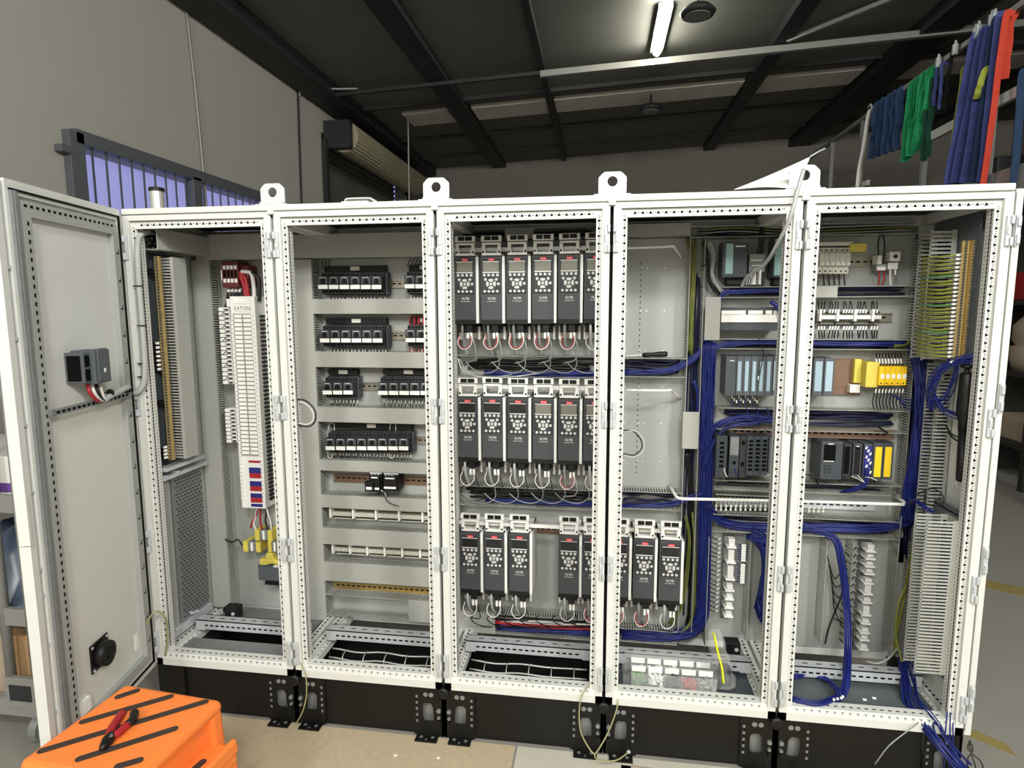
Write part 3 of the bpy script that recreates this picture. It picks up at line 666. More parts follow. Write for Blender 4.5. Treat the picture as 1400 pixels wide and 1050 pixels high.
# maroon supply terminals
zz = at(312, 375, .33).z; xx = at(300, 375, .33).x
tm = thing('supply_terminal', (xx+.05, .38, zz-.06), 'maroon supply terminal block at the top of the open-door cabinet', 'terminal block')
c = MB(); c.box(xx, xx+.075, .345, YP-.001, zz-.055, zz+.055); c.box(xx+.075, xx+.11, .365, YP-.001, zz-.05, zz+.04); c.build('body', maroon, tm, bevel=.004)
c = MB(); c.box(xx-.006, xx+.002, .35, .38, zz-.025, zz+.02); 
for k_ in range(4): c.box(xx+.008+k_*.017, xx+.02+k_*.017, .3435, .347, zz+.022, zz+.038); c.box(xx+.008+k_*.017, xx+.02+k_*.017, .3435, .347, zz-.034, zz-.018)
c.build('marker', paper, tm)
c = MB()
for k_ in range(4): c.box(xx+.009+k_*.017, xx+.02+k_*.017, .344, .347, zz-.012, zz+.016)
c.build('slot', hole, tm)
for k_ in range(4):
    ferrule_wire([(xx+.014+k_*.017, .375, zz-.056), (xx+.01+k_*.016, .365, zz-.085), (xx-.01+k_*.01, .385, zz-.12), (xx-.03, .40, zz-.14)], .005, blackw, 'thick black wire with white sleeve under the maroon terminal block', 'black wires under the maroon terminals', .02)
px = lambda a, b, y=.36: at(a, b, y)
for m, pts, lab in ((redw, [(326, 372), (335, 380), (338, 395), (340, 412)], 'thick red wire from the maroon terminals to the white panelboard'), (redw, [(328, 376), (333, 388), (336, 402), (337, 412)], 'second thick red wire from the maroon terminals, left of the first'),
                    (whitew, [(330, 371), (343, 374), (347, 392), (348, 412)], 'thick white wire from the maroon terminals to the white panelboard'), (blackw, [(345, 372), (353, 380), (355, 395), (354, 412)], 'thick dark wire on the far side of the white one above the panelboard')):
    c = MB(); c.tube(smoothp([px(*q) for q in pts]), .0085, 8); solo(c, 'wire', m, lab, 'wire', smooth=True)
# white panelboard with two columns of breaker labels
yB = .33
x0, x1, z0, z1 = rect(328, 405, 360, 622, yB)[0], rect(328, 405, 360, 622, yB)[1], at(350, 695, yB).z, at(345, 405, yB).z
x0, x1 = .205, .318
pb = thing('panelboard', ((x0+x1)/2, .39, z0), 'tall white panelboard with two columns of label windows in the open-door cabinet', 'panelboard')
c = MB(); c.box(x0, x1, yB, YP-.002, z0, z1); c.box(x0-.03, x0, yB+.02, yB+.06, z1-.045, z1-.01); c.box(x0-.022, x0, yB+.03, yB+.1, z0+.02, z1-.1); c.build('housing', whitep, pb, bevel=.002)
zl1 = z1-.075; zl0 = at(350, 622, yB).z; n = 34
c = MB(); c.box(x0+.012, x1-.02, yB-.002, yB, zl0-.005, zl1+.002); c.build('label_carrier', linerd, pb)
pit = (zl1-zl0)/n
for i in range(n):
    for xa in (x0+.017, x0+.0585):
        c = MB() if (i or xa > x0+.03) else MB()
        c.box(xa, xa+.035, yB-.004, yB-.002, zl1-pit*(i+.85), zl1-pit*(i+.15)); c.build('label_window', paper, pb, bevel=.002)
c = MB()
for i in range(n+12):
    z = zl1-pit*(i+.5); c.box(x0+.005, x0+.008, yB-.0006, yB, z-.002, z+.002); c.box(x1-.012, x1-.009, yB-.0006, yB, z-.002, z+.002)
    c.box(x1, x1+.012, yB+.03, yB+.06, z-.0045, z+.0045)
tso = c.build('terminal_slot', black, pb); tso['kind'] = 'stuff'
c = MB(); c.box(x0+.02, x1-.022, yB-.003, yB-.001, z1-.062, z1-.04); c.box(x0+.02, x1-.022, yB-.003, yB-.001, z1-.03, z1-.012); c.build('name_plate', paper, pb)
c = MB(); text_mb(c, 'EATON', .022, ((x0+x1)/2, yB-.0032, z1-.051), X, Z); c.build('lettering', black, pb)
zs1, zs0 = at(360, 630, yB).z, at(360, 692, yB).z; st = (zs1-zs0)/13
for k_, (a, b, m) in enumerate(((0, .6, redw), (2, 3.6, navy), (3.6, 5, redw), (5.9, 7.3, navy), (7.3, 8.7, redw), (9.4, 10.6, navy), (10.6, 12, redw), (12.4, 13.2, navy))):
    c = MB(); c.box(x0+.045, x1-.014, yB-.003, yB-.0005, zs1-st*b, zs1-st*a); s = c.build('phase_sticker', m, pb); s['label'] = ('red' if m is redw else 'dark blue')+' phase sticker'
# breakers clipped along its left side
def side_breakers(pxs, pt, pb_, n, label, tilt=0):
    xa, xb, _, _ = rect(pxs[0], pt, pxs[1], pb_, .345); za, zb_ = at(sum(pxs)/2, pb_, .345).z, at(sum(pxs)/2, pt, .345).z
    xb = min(xb, x0-.024)
    xa = xb-.046
    t = thing('breaker_bank', ((xa+xb)/2, .39, za), label, 'circuit breakers')
    p_ = (zb_-za)/n
    for i in range(n):
        c = MB(); zc = za+p_*i; c.box(xa, xb, .36, YP-.002, zc+.0006, zc+p_-.0006); c.box(xa+.004, xb-.02, .345, .36, zc+.002, zc+p_-.002); c.build('breaker', whitep, t, bevel=.001)
        c = MB(); c.box(xb-.017, xb-.004, .352, .36, zc+p_*.3, zc+p_*.62); c.build('toggle', black, t)
        if tilt and i % 3 == 1:
            c = MB(); c.prism([(xa+.012, .3445, zc+p_*.2), (xa+.03, .3445, zc+p_*.95), (xa+.034, .3445, zc+p_*.9), (xa+.016, .3445, zc+p_*.15)], Y*.001); c.build('mark', black, t)
    return t
side_breakers((307, 331), 420, 526, 18, 'upper bank of white breakers beside the panelboard labels', 1)
side_breakers((309, 332), 559, 606, 9, 'lower bank of white breakers beside the panelboard labels')
# contactors with yellow ends, yellow bag and grey transformer at the foot of bay 1
def yblock(pxa, pya, pxb, pyb, y, label):
    a, b, c0, c1 = rect(pxa, pya, pxb, pyb, y); t = thing('yellow_end_relay', ((a+b)/2, y+.04, c0), label, 'relay', 'relays with yellow ends')
    w = b-a; c = MB(); c.box(a, a+w*.27, y, y+.07, c0, c1); c.build('end_cap', yellowp, t, bevel=.003); c = MB(); c.box(b-w*.27, b, y, y+.07, c0, c1); c.build('end_cap', yellowp, t, bevel=.003)
    c = MB(); c.box(a+w*.27, b-w*.27, y+.004, y+.07, c0+.004, c1-.002); c.build('body', zincd, t, bevel=.002); c = MB(); c.box(a+w*.44, a+w*.56, y+.001, y+.004, c0+.006, c1-.004); c.build('label', paper, t)
yblock(348, 725, 372, 740, .34, 'yellow-ended grey relay, upper one under the panelboard'); yblock(332, 741, 356, 755, .34, 'yellow-ended grey relay, lower left one under the panelboard'); yblock(366, 741, 384, 756, .335, 'yellow-ended grey relay half hidden by the cabinet post')
c = MB(); P0 = [at(368, 757, .33), at(366, 765, .325), at(370, 772, .33)]
vs = []
ring = [(354, 772), (355, 764), (362, 764), (364, 756), (372, 757), (374, 764), (381, 768), (382, 774), (372, 771), (362, 773)]
c.prism([at(*q, .33) for q in ring], Y*.03); c.prism([at(356, 770, .328), at(366, 759, .322), at(380, 771, .327)], Y*.01); solo(c, 'yellow_bag', yellowp, 'crumpled yellow bag under the yellow-ended relays in the open-door cabinet', 'bag', bevel=.004)
a, b, c0, c1 = rect(353, 772, 386, 800, .36); tr = thing('power_supply', ((a+b)/2, .4, c0), 'blue-grey power supply at the foot of the open-door cabinet plate', 'power supply')
c = MB(); c.box(a, b, .36, YP-.002, c0+.02, c1); c.box(a+.03, b, .37, YP-.002, c0, c0+.02); c.build('housing', slate, tr, bevel=.003)
c = MB(); c.box(a+.03, b, .362, .368, c0, c0+.018); 
for k_ in range(6): c.box(a+.035+k_*.012, a+.043+k_*.012, .36, .362, c0+.003, c0+.014)
c.build('terminal_row', black, tr); c = MB(); c.box(b-.04, b-.01, .358, .36, c1-.01, c1); c.build('label', paper, tr)
for k_, (m, pts) in enumerate(((redw, [(350, 690), (351, 702), (345, 713), (343, 722)]), (whitew, [(352, 690), (350, 704), (347, 716), (350, 724)]), (redw, [(355, 690), (356, 700), (356, 712), (358, 724)]), (blackw, [(361, 690), (364, 700), (363, 712), (366, 724)]), (whitew, [(363, 690), (367, 704), (370, 714), (371, 724)]), (blackw, [(332, 746), (325, 738), (317, 741), (308, 737)]))):
    c = MB(); c.tube(smoothp([at(*q, .35) for q in pts]), .004, 6); solo(c, 'wire', m, ['red wire out of the foot of the panelboard, leftmost of the bunch', 'white wire out of the foot of the panelboard beside the leftmost red one', 'second red wire out of the foot of the panelboard', 'black wire out of the foot of the panelboard', 'white wire out of the foot of the panelboard next to the cabinet post', 'black wire from the lower left yellow-ended relay into the duct'][k_], 'wire', smooth=True)
# black clamp knobs standing on the punched rails
def clampb(pxx, pyy, y, label):
    q = at(pxx, pyy, y); t = thing('rail_clamp', (q.x, y, q.z-.04), label, 'clamp', 'black clamps on the floor rails'); c = MB(); c.box(q.x-.028, q.x+.028, y-.02, y+.03, q.z-.03, q.z+.025); c.box(q.x-.034, q.x-.028, y-.025, y+.03, q.z+.005, q.z+.027); c.build('body', black, t, bevel=.003)
    c = MB(); c.cyl((q.x-.03, y-.02, q.z-.025), (q.x-.03, y-.045, q.z-.035), .011, 10); c.build('knob', black, t); c = MB(); c.cyl((q.x+.012, y-.0205, q.z+.0), (q.x+.012, y-.023, q.z+.0), .008, 8); c.build('screw', zinc, t)
clampb(319, 836, .27, 'black clamp on the floor rail of the open-door cabinet'); clampb(1001, 884, .30, 'black clamp on the floor rail under the silver terminal column of the empty-plate cabinet')
clampb(1228, 912, .3, 'black clamp on the floor rail of the yellow-relay cabinet')
# ---------------------------------------------------------------- DIN rails
def din(x0, x1, zc, label, m=None, y=YP):
    c = MB(); c.box(x0, x1, y-.0015, y, zc-.0175, zc+.0175); 
    for s in (-1, 1): c.box(x0, x1, y-.0075, y-.0015, zc+s*.0125-.0008, zc+s*.0125+.0008); c.box(x0, x1, y-.0085, y-.0075, zc+s*.0150-.0027, zc+s*.0150+.0027)
    rects(c, (x0+.02, y-.0015, zc), X, Z, -Y, int((x1-x0-.02)/.025), .025, .015, .006, 1)
    return solo(c, 'mounting_rail', [m or railz, hole], label, 'rail', 'rails behind the devices')
# ---------------------------------------------------------------- bay 2: ducts and motor breakers
x2l, x2r = .668, 1.148
bl = {'A': (409, 428.6), 'B': (481.5, 502), 'C': (558, 577.8), 'D': (631, 645), 'E': (679.5, 696), 'F': (725, 746.5), 'G': (772, 797)}
xv = at(434, 565, YD).x
vz0, vz1 = at(446, 848, YD).z, at(500, 353.5, YD).z
vduct(xv-.1, xv, vz0, vz1, 'tall grey duct with closed lid on the left of the motor breakers', [(0, 1)], fill='tall duct left of the motor breakers')
hduct(xv-.1, x2r, 319, 351.5, 500, 'grey closed duct above the topmost row of motor breakers', [(0, 1)])
nm = {'A': 'first row of motor breakers', 'B': 'second row of motor breakers', 'C': 'third row of motor breakers', 'D': 'fourth row of motor breakers', 'E': 'pair of black contactors', 'F': 'upper cream terminal row', 'G': 'lower cream terminal row'}
DT = {}
for k_, (a, b) in bl.items(): DT[k_] = hduct(xv+.001, x2r, a, b, 505, 'grey duct with closed lid under the '+nm[k_], [(0, 1)], fill='duct under the '+nm[k_])
hduct(xv+.001, x2r, 818, 846, 520, 'open slotted duct at the foot of the breaker cabinet, lidded at its right end', [(.66, 1)], nofill=True)
# motor breaker
def breaker_proto():
    t = thing('motor_breaker', (0, 0, 0), 'x', 'circuit breaker')
    c = MB(); c.box(-.0221, .0221, .0, .03, -.048, .048); c.box(-.0221, .0221, .03, .052, -.044, .044); c.box(-.0218, .0218, .052, .084, -.026, .027); c.v = [Vector((v.x, -v.y, v.z)) for v in c.v]; c.f = [f[::-1] for f in c.f]; c.build('body', charcoal, t, bevel=.0012)
    for k_ in range(3):
        for s in (-1, 1): c = MB(); c.cyl((-.0146+k_*.0146, -.0523, s*.0352), (-.0146+k_*.0146, -.0519, s*.0352), .0045, 10); c.build('terminal_screw', hole, t)
    c = MB(); c.box(-.0205, .0205, -.0862, -.084, -.0245, -.008); c.build('label', paper, t)
    c = MB(); c.box(-.018, .018, -.0862, -.084, .0, .0245); c.build('dial_plate', slate, t, bevel=.0008)
    c = MB(); c.lathe((.001, -.0862, .008), -Y, [(0, 0), (.011, 0), (.010, .007), (0, .007)], 16); c.box(-.002, .004, -.099, -.092, .0, .018); c.build('rotary_knob', black, t)
    c = MB(); c.box(-.012, .012, -.0867, -.0861, .0205, .0235); c.build('print', button, t)
    return t
bp = breaker_proto(); btree = tree_of(bp); first = [True]
def breakers(px0, pitch_px, n, py, rowname, side, yF=YP-.084):
    xs = []
    for i in range(n):
        q = at(px0+pitch_px*(i+.5), py, yF); loc = (q.x, YP-.009, q.z); xs.append(q.x)
        lab = '%s black motor breaker %sin the %s' % (['first', 'second', 'third', 'fourth', 'fifth', 'sixth', 'seventh', 'eighth'][i], side, rowname)
        if first[0]: bp.location = loc; bp['label'] = lab; bp['group'] = 'black motor breakers'; first[0] = False
        else: copy_tree(bp, loc, lab, 'black motor breakers', btree)
    return xs, loc[2]
def brk_extras(xs, z, where, loops=0, upper=None):
    x0, x1 = xs[0]-.022, xs[-1]+.022
    c = MB(); c.box(x0, x1-.004, YP-.03, YP-.004, z+.05, z+.076); solo(c, 'supply_block', black, 'black supply block along the top of the '+where, 'supply block', 'black blocks above the breakers')
    c = MB(); xm = (x0+x1)/2+.0; c.box(xm-.02, xm+.02, YP-.032, YP-.0305, z+.056, z+.072); solo(c, 'label_tag', ivory, 'small pale label on the black block above the '+where, 'label', 'pale labels above the breakers')
    c = MB(); c.box(x1+.002, x1+.010, YP-.05, YP-.0088, z-.045, z+.045); c.box(x1+.003, x1+.009, YP-.056, YP-.05, z-.03, z+.03); solo(c, 'end_stop', [slated], 'black end stop at the right end of the '+where, 'end stop', 'end stops of the breaker rows')
    for x in xs:
        for k_ in range(3):
            xx = x-.0146+k_*.0146+random.uniform(-.002, .002); j = random.uniform(-.006, .006)
            ferrule_wire([(xx, YP-.036, z-.0585), (xx+j*.4, YP-.036, z-.07), (xx+j, YP-.028, z-.10)], .0018, blackw, 'short wire with white sleeve under the '+where, 'white sleeved wires under the '+where, .014, name='breaker_wire')
rows = [(435.5, 14.6, 6, 387, 'top row', 'left group of the top row', 553.5, 14.6, 3, 386), (438, 14.4, 6, 460, 'second row', 'left group of the second row', 555, 14.4, 3, 459.5), (441.5, 14.2, 3, 531, 'third row', 'left group of the third row', 517.5, 14.4, 5, 531.5)]
for a in rows:
    xs, z = breakers(a[0], a[1], a[2], a[3], a[4], 'of the left group '); brk_extras(xs, z, a[5]); 
    din(xv+.015, x2r, z, 'zinc rail carrying the motor breakers of the '+a[4])
    xs, z2 = breakers(a[6], a[7], a[8], a[9], a[4], 'of the right group '); brk_extras(xs, z2, a[5].replace('left', 'right'))
xs, z = breakers(445.4, 14.3, 8, 607, 'fourth row', ''); brk_extras(xs, z, 'fourth row of breakers'); din(xv+.015, x2r, z, 'zinc rail carrying the motor breakers of the fourth row')
def loopw(pts, y, r, m, label, group=None, name='wire'):
    c = MB(); c.tube(smoothp([at(*q, y) if len(q) == 2 else at(q[0], q[1], q[2]) for q in pts], 6), r, 6); return solo(c, name, m, label, 'wire', group, smooth=True)
for pxx in (453, 537): loopw([(pxx-4, 588), (pxx-3, 580), (pxx+1, 578), (pxx+4, 581), (pxx+4, 589)], YP-.034, .0018, whitew, 'small white wire loop above the fourth row of breakers', 'white loops above the fourth breaker row')
for pxx in (451, 535): loopw([(pxx-3, 619), (pxx-2, 625), (pxx+2, 626), (pxx+4, 622)], YP-.05, .0018, whitew, 'small white wire loop below the fourth row of breakers', 'white loops below the fourth breaker row')
for k_ in range(3): loopw([(440+k_*4.5, 368), (441+k_*4.5, 360), (441+k_*4.5, 355)], YP-.036, .0022, blackw, 'black feed wire above the left end of the top breaker row', 'feed wires above the top breaker row')
for k_ in range(4): loopw([(560+k_*6, 446), (560+k_*6, 436), (564+k_*6, 431), (567+k_*6, 436), (567+k_*6, 444)], YP-.04, .002, redw, 'red wire loop above the right group of the second breaker row', 'red loops above the second breaker row')
for k_ in range(4): loopw([(560+k_*6, 474), (561+k_*6, 479), (563+k_*6, 483)], YP-.04, .002, redw, 'red wire below the right group of the second breaker row', 'red wires below the second breaker row')
for k_ in range(4): loopw([(557+k_*5, 364), (559+k_*5, 358), (562+k_*5, 353)], YP-.036, .002, blackw, 'black feed wire above the right group of the top breaker row', 'feed wires above the right top breakers')
# contactors on a copper coloured rail
zc = at(520, 655, YP).z
din(xv+.03, x2r, zc, 'copper coloured rail carrying the two black contactors', copper); 
def contactor(pxa, pya, pxb, pyb, label, y=YP-.1):
    a, b, c0, c1 = rect(pxa, pya, pxb, pyb, y); t = thing('contactor', ((a+b)/2, YP-.05, c0), label, 'contactor', 'black contactors')
    c = MB(); c.box(a, b, y+.02, YP-.009, c0+.012, c1); c.box(a+.004, b-.004, y, y+.02, c0+.02, c1-.012); c.build('body', black, t, bevel=.0015)
    for bb in ((a+.006, b-.006, y-.001, y, c0+.028, c0+.037), (a+.012, b-.012, y-.001, y, c1-.022, c1-.017)): c = MB(); c.box(*bb); c.build('label', paper, t)
    c = MB(); c.box(a, b, y+.018, y+.02, c1-.008, c1-.001); c.build('terminal_cover', zinc, t)
    for k_ in range(3): c = MB(); c.box(a+.006+k_*.014, a+.012+k_*.014, y+.016, y+.018, c1-.02, c1-.003); c.build('terminal_screw', zinc, t)
contactor(504, 647, 520, 678, 'left one of two small black contactors on the copper rail'); contactor(523, 648, 543, 677, 'right one of two small black contactors on the copper rail')
a, b, c0, c1 = rect(498.5, 659, 510, 672, YP-.12); c = MB(); c.box(a, b, YP-.12, YP-.095, c0, c1, 0); c.box(a+.006, b-.006, YP-.121, YP-.12, c0+.008, c0+.02, 1); solo(c, 'auxiliary_relay', [black, paper], 'small black relay hanging at the left of the two contactors', 'relay', bevel=.001)
loopw([(523, 668), (527, 681), (533, 688), (545, 692)], YD-.02, .002, blackw, 'thin black wire dangling from the two contactors over the duct'); loopw([(521, 670), (527, 676), (526, 684)], YD-.01, .002, whitew, 'thin white wire dangling from the two contactors')
# cream terminal rows
termd = mat('terminal_body', (112, 108, 84), .5, var=.15)
def terminal_row(x0, x1, zc, w, h, dep, m, label, gapevery=0, name='terminal_strip', m2=None, group=None, y=YP, top=None):
    t = thing(name, ((x0+x1)/2, y-.02, zc-h/2), label, 'terminal strip', group); n = int((x1-x0)/w); pm = None
    for i in range(min(n, 100)):
        xx = x0+w*i; tall = gapevery and i % gapevery == 0
        if tall:
            c = MB(); c.box(xx+.0003, xx+w*1.3, y-dep-.012, y-.003, zc-h*.28, zc+h*.62); c.build('end_bracket', whitep, t)
        else:
            if pm is None:
                c = MB(); c.box(x0, x0+w-.0008, y-dep*.7, y-.003, zc-h/2, zc+h/2, 2); c.box(x0+.0006, x0+w-.0016, y-dep, y-dep*.7, zc-h*.16, zc+h*.2); c.box(x0+.0006, x0+w-.0016, y-dep*.8, y-dep*.7, zc-h*.5, zc-h*.42); c.box(x0+.0006, x0+w-.0016, y-dep*.8, y-dep*.7, zc+h*.42, zc+h*.5); c.box(x0+.0012, x0+w-.002, y-dep*.72, y-dep*.7, zc-h*.42, zc-h*.3, 1); c.box(x0+.0012, x0+w-.002, y-dep*.72, y-dep*.7, zc+h*.3, zc+h*.42, 1)
                ob = c.build('terminal', [m, hole, termd], t); pm = (ob, x0)
            else:
                ob = pm[0].copy(); COL.objects.link(ob); ob.parent = t; ob.location = (xx-pm[1], 0, 0)
            if pm and pm[1] != x0: pass
    if m2 is not None:
        c = MB(); c.box(x0, x0+n*w, y-dep-.0008, y-dep, zc-h*.12, zc+h*.16); c.build('marker_strip', m2, t)
    return t
xa = at(452, 706, YP-.05).x
terminal_row(xa, x2r, at(520, 705, YP-.045).z, .0062, .05, .05, ivory, 'upper cream terminal row under the two contactors', 17)
terminal_row(xa+.004, x2r, at(520, 754, YP-.045).z, .0062, .05, .05, ivory, 'lower cream terminal row of the breaker cabinet', 13)
din(xa-.02, x2r, at(520, 705, YP).z, 'zinc rail behind the upper cream terminal row'); din(xa-.02, x2r, at(520, 754, YP).z, 'zinc rail behind the lower cream terminal row')
din(xa-.02, x2r, at(520, 803, YP).z, 'empty brass coloured rail near the foot of the breaker cabinet', brass)
# wire loop at the left post of bay 2 and 4
c = MB(); c.tube(smoothp([at(404, 546, .03), at(418, 548, .02), at(430, 560, .02), at(431, 575, .02), at(422, 583, .02), at(405, 581, .03)], 6), .003, 6); c.tube(smoothp([at(404, 549, .035), at(416, 551, .025), at(427, 562, .025), at(428, 574, .025), at(420, 580, .025), at(405, 578, .03)], 6), .002, 6, 1); solo(c, 'wire_loop', [blackw, whitew], 'loop of black and white wire at the left post of the breaker cabinet', 'wire', smooth=True)
c = MB(); c.tube(smoothp([at(852, 592, .03), at(868, 589, .02), at(879, 600, .02), at(880, 615, .02), at(868, 625, .02), at(852, 623, .03)], 6), .003, 6, 0); c.tube(smoothp([at(852, 588, .035), at(866, 590, .025), at(876, 601, .025), at(877, 613, .025), at(867, 622, .025), at(852, 620, .03)], 6), .0022, 6, 1); solo(c, 'wire_loop', [greyc, blackw], 'loop of grey and black wire at the left post of the empty-plate cabinet', 'wire', smooth=True)
# ---------------------------------------------------------------- motor drives
def drive_proto():
    t = thing('motor_drive', (0, 0, 0), 'x', 'motor drive')     # origin: bottom centre on the plate
    F = -.2
    c = MB(); c.box(-.045, .045, -.16, -.002, 0, .262); c.build('chassis', black, t, bevel=.001)
    c = MB(); c.box(.0375, .0475, F+.006, -.0, .004, .258); c.build('heat_sink', lightm, t)
    c = MB(); c.box(.0378, .0472, F+.005, F+.006, .215, .256); c.build('side_label', paper, t)
    c = MB(); c.box(-.045, .037, F, -.1595, .0, .258); c.box(-.0452, -.043, F+.002, -.16, 0, .258); co = c.build('front_cover', frontc, t, bevel=.002)
    c = MB(); c.box(-.045, .037, F-.001, F+.03, .0, .018); c.build('foot_band', black, t, bevel=.001)
    # control panel with display and buttons
    c = MB(); c.box(-.039, .031, F-.005, F, .118, .247); cp = c.build('control_panel', charcoal, t, bevel=.002)
    c = MB(); c.box(-.034, .026, F-.0062, F-.0048, .2, .236); c.build('display', screen, cp); c = MB(); c.box(-.036, .028, F-.0058, F-.0045, .196, .199); c.build('display_trim', lightm, cp); c = MB(); c.box(-.036, .028, F-.0058, F-.0045, .2365, .2385); c.build('display_trim', lightm, cp)
    y0 = F-.005; cx = -.004; bts = []
    sq = MB(); sq.box(-.0048, .0048, y0-.0015, y0, -.0048, .0048); rd = MB(); rd.lathe((0, y0, 0), -Y, [(0, 0), (.0055, 0), (.005, .0018), (0, .0018)], 12)
    obs = sq.build('button', button, cp, bevel=.0006); obr = rd.build('button', button, cp)
    def put(ob, x, z, fr, rot=0):
        o = ob if fr else ob.copy()
        if not fr: COL.objects.link(o); o.parent = cp
        o.location = (x, 0, z)
        if rot: o.rotation_euler = (0, rot, 0)
    for k_ in range(4): put(obs, cx-.0255+k_*.017, .1875, k_ == 0)
    for k_ in range(4): put(obr, cx-.0243+k_*.0162, .126, k_ == 0)
    put(obs, cx-.0215, .171, False, -.8); put(obs, cx+.0205, .171, False, .8); put(obs, cx+.0285, .154, False); put(obr, cx, .154, False)
    for k_ in range(4):
        a0 = k_*PI/2; q = MB(); A = [a0-.6+1.2*j/6 for j in range(7)]
        q.prism([(cx+math.cos(a)*.009, y0-.0018, .154+math.sin(a)*.009) for a in A]+[(cx+math.cos(a)*.019, y0-.0018, .154+math.sin(a)*.019) for a in A[::-1]], Y*.0018); q.build('button', button, cp)
    c = MB(); c.box(-.014, .01, F-.0068, F-.004, .2395, .2505); lg = c.build('badge', red, t, bevel=.001)
    c = MB(); text_mb(c, 'Danfoss', .0062, (-.002, F-.0069, .2452), X, Z); c.build('lettering', paper, lg)
    c = MB(); text_mb(c, 'VLT®', .0125, (-.003, F-.0006, .0985), X, Z); text_mb(c, 'AutomationDrive', .0052, (-.003, F-.0006, .0885), X, Z); c.build('lettering', paper, t)
    # metal bracket on top
    c = MB()
    c.box(-.041, .041, -.175, -.02, .262, .266); c.box(-.041, .033, -.193, -.19, .262, .272); c.box(-.041, -.028, -.193, -.19, .272, .305); c.box(.02, .033, -.193, -.19, .272, .305); c.box(-.041, .033, -.193, -.19, .302, .31)
    c.box(-.034, -.026, -.1955, -.193, .268, .285); c.box(.018, .026, -.1955, -.193, .268, .285)
    c.box(-.043, .035, -.196, -.18, .314, .336); br = c.build('shield_bracket', lightm, t, bevel=.001)
    for xa, xb in ((-.03, -.006), (-.002, .024)): c = MB(); c.box(xa, xb, -.2, -.196, .318, .333); c.cyl(((xa+xb)/2, -.204, .326), ((xa+xb)/2, -.199, .326), .005, 8); c.build('cable_clamp', black, br)
    for xx in (-.035, .027): c = MB(); c.cyl((xx, -.1962, .275), (xx, -.1958, .275), .004, 8); c.build('keyhole', hole, br)
    # connectors below
    c = MB(); c.box(-.04, .03, -.15, -.03, -.035, -.002); c.box(-.005, .02, -.19, -.15, -.03, -.002); c.build('connector', black, t, bevel=.001)
    for bb in ((-.047, -.039, -.12, -.112, -.062, -.01), (.03, .038, -.12, -.112, -.062, -.01), (-.04, .03, -.04, -.036, -.062, -.035)): c = MB(); c.box(*bb); c.build('cable_plate', lightm, t)
    return t
dpo = drive_proto(); dtree = [(c_, kids(c_)) for c_ in kids(dpo)]; firstd = [True]
def dim(root):
    for c_ in root.children:
        for g in c_.children:
            if g.name.startswith('display') and 'trim' not in g.name: g.material_slots[0].link = 'OBJECT'; g.material_slots[0].material = screend
def drive(pxc, py_bot, lab, dark=False):
    q = at(pxc, py_bot, YP-.2); loc = Vector((q.x+.004, YP-.0005, q.z))
    if firstd[0]: dpo.location = loc; dpo['label'] = lab; dpo['group'] = 'grey motor drives with keypads'; r = dpo; firstd[0] = False
    else: r = copy_tree(dpo, loc, lab, 'grey motor drives with keypads', dtree)
    if dark: dim(r)
    # looped wires at the foot
    f = 1 if random.random() < .45 else 0
    def W_(pts, rr, m, label, grp):
        c = MB(); c.tube(smoothp([loc+Vector(p) for p in pts], 5), rr*.8, 6); solo(c, 'drive_wire', m, label, 'wire', grp, smooth=True)
    g = 'wire loops under the drives'
    W_([(-.03, -.19, -.045), (-.036, -.2, -.07), (-.022, -.205, -.093), (.0, -.205, -.094), (.018, -.2, -.075), (.02, -.19, -.04)], .0022, whitew, 'white wire loop under a motor drive', 'white loops under the drives')
    if f: W_([(-.026, -.192, -.04), (-.03, -.202, -.072), (-.014, -.207, -.09), (.004, -.207, -.088), (.014, -.2, -.07), (.016, -.19, -.04)], .0022, redw, 'red wire loop under a motor drive', 'red loops under the drives')
    W_([(-.02, -.185, -.0), (-.019, -.19, -.03), (-.018, -.17, -.075), (-.012, -.13, -.12)], .007, clear if f else greyc, 'pale sheathed cable under a motor drive', 'pale cables under the drives')
    W_([(.012, -.188, -.03), (.03, -.185, -.09), (.02, -.14, -.14), (-.03, -.1, -.16)], .0026, greyc if f else blackw, 'cable curving down into the duct under a motor drive', 'cables curving down under the drives')
    for k_ in range(2):
        c = MB(); p0 = loc+Vector((.0+k_*.013, -.193, -.055)); c.box(p0.x, p0.x+.008, p0.y, p0.y+.008, p0.z, p0.z+.022); solo(c, 'plug', whitep, 'small white plug under a motor drive', 'plug', 'white plugs under the drives')
o6 = ['leftmost', 'second', 'third', 'fourth', 'fifth', 'rightmost']
r1 = [(636.5, 443.5), (672, 443.5), (707, 443.3), (742, 443), (777.5, 442.8), (813, 442.5)]
for k_, (a, b) in enumerate(r1): drive(a, b, 'grey motor drive, %s of the six in the top row' % o6[k_])
r2 = [(640, 631), (673.5, 631.5), (708, 633), (742.5, 634), (777, 635.5), (811.5, 636.5)]
for k_, (a, b) in enumerate(r2): drive(a, b, 'grey motor drive, %s of the six in the middle row' % o6[k_], k_ < 3)
r3 = [(643.5, 811), (676, 812.5), (710, 814), (777, 817.5), (809.5, 819)]
l3 = ['leftmost of the bottom row', 'second in the bottom row', 'third in the bottom row, left of the empty place', 'in the bottom row, just right of the empty place', 'in the bottom row, half hidden by the drive cabinet post']
for k_, (a, b) in enumerate(r3): drive(a, b, 'grey motor drive, '+l3[k_], True)
r4 = [(844.5, 821.5), (879, 824), (914.5, 827)]
for k_, (a, b) in enumerate(r4): drive(a, b, 'grey motor drive at the bottom of the empty-plate cabinet, '+['mostly hidden by the post', 'the middle one', 'rightmost of the three'][k_], True)
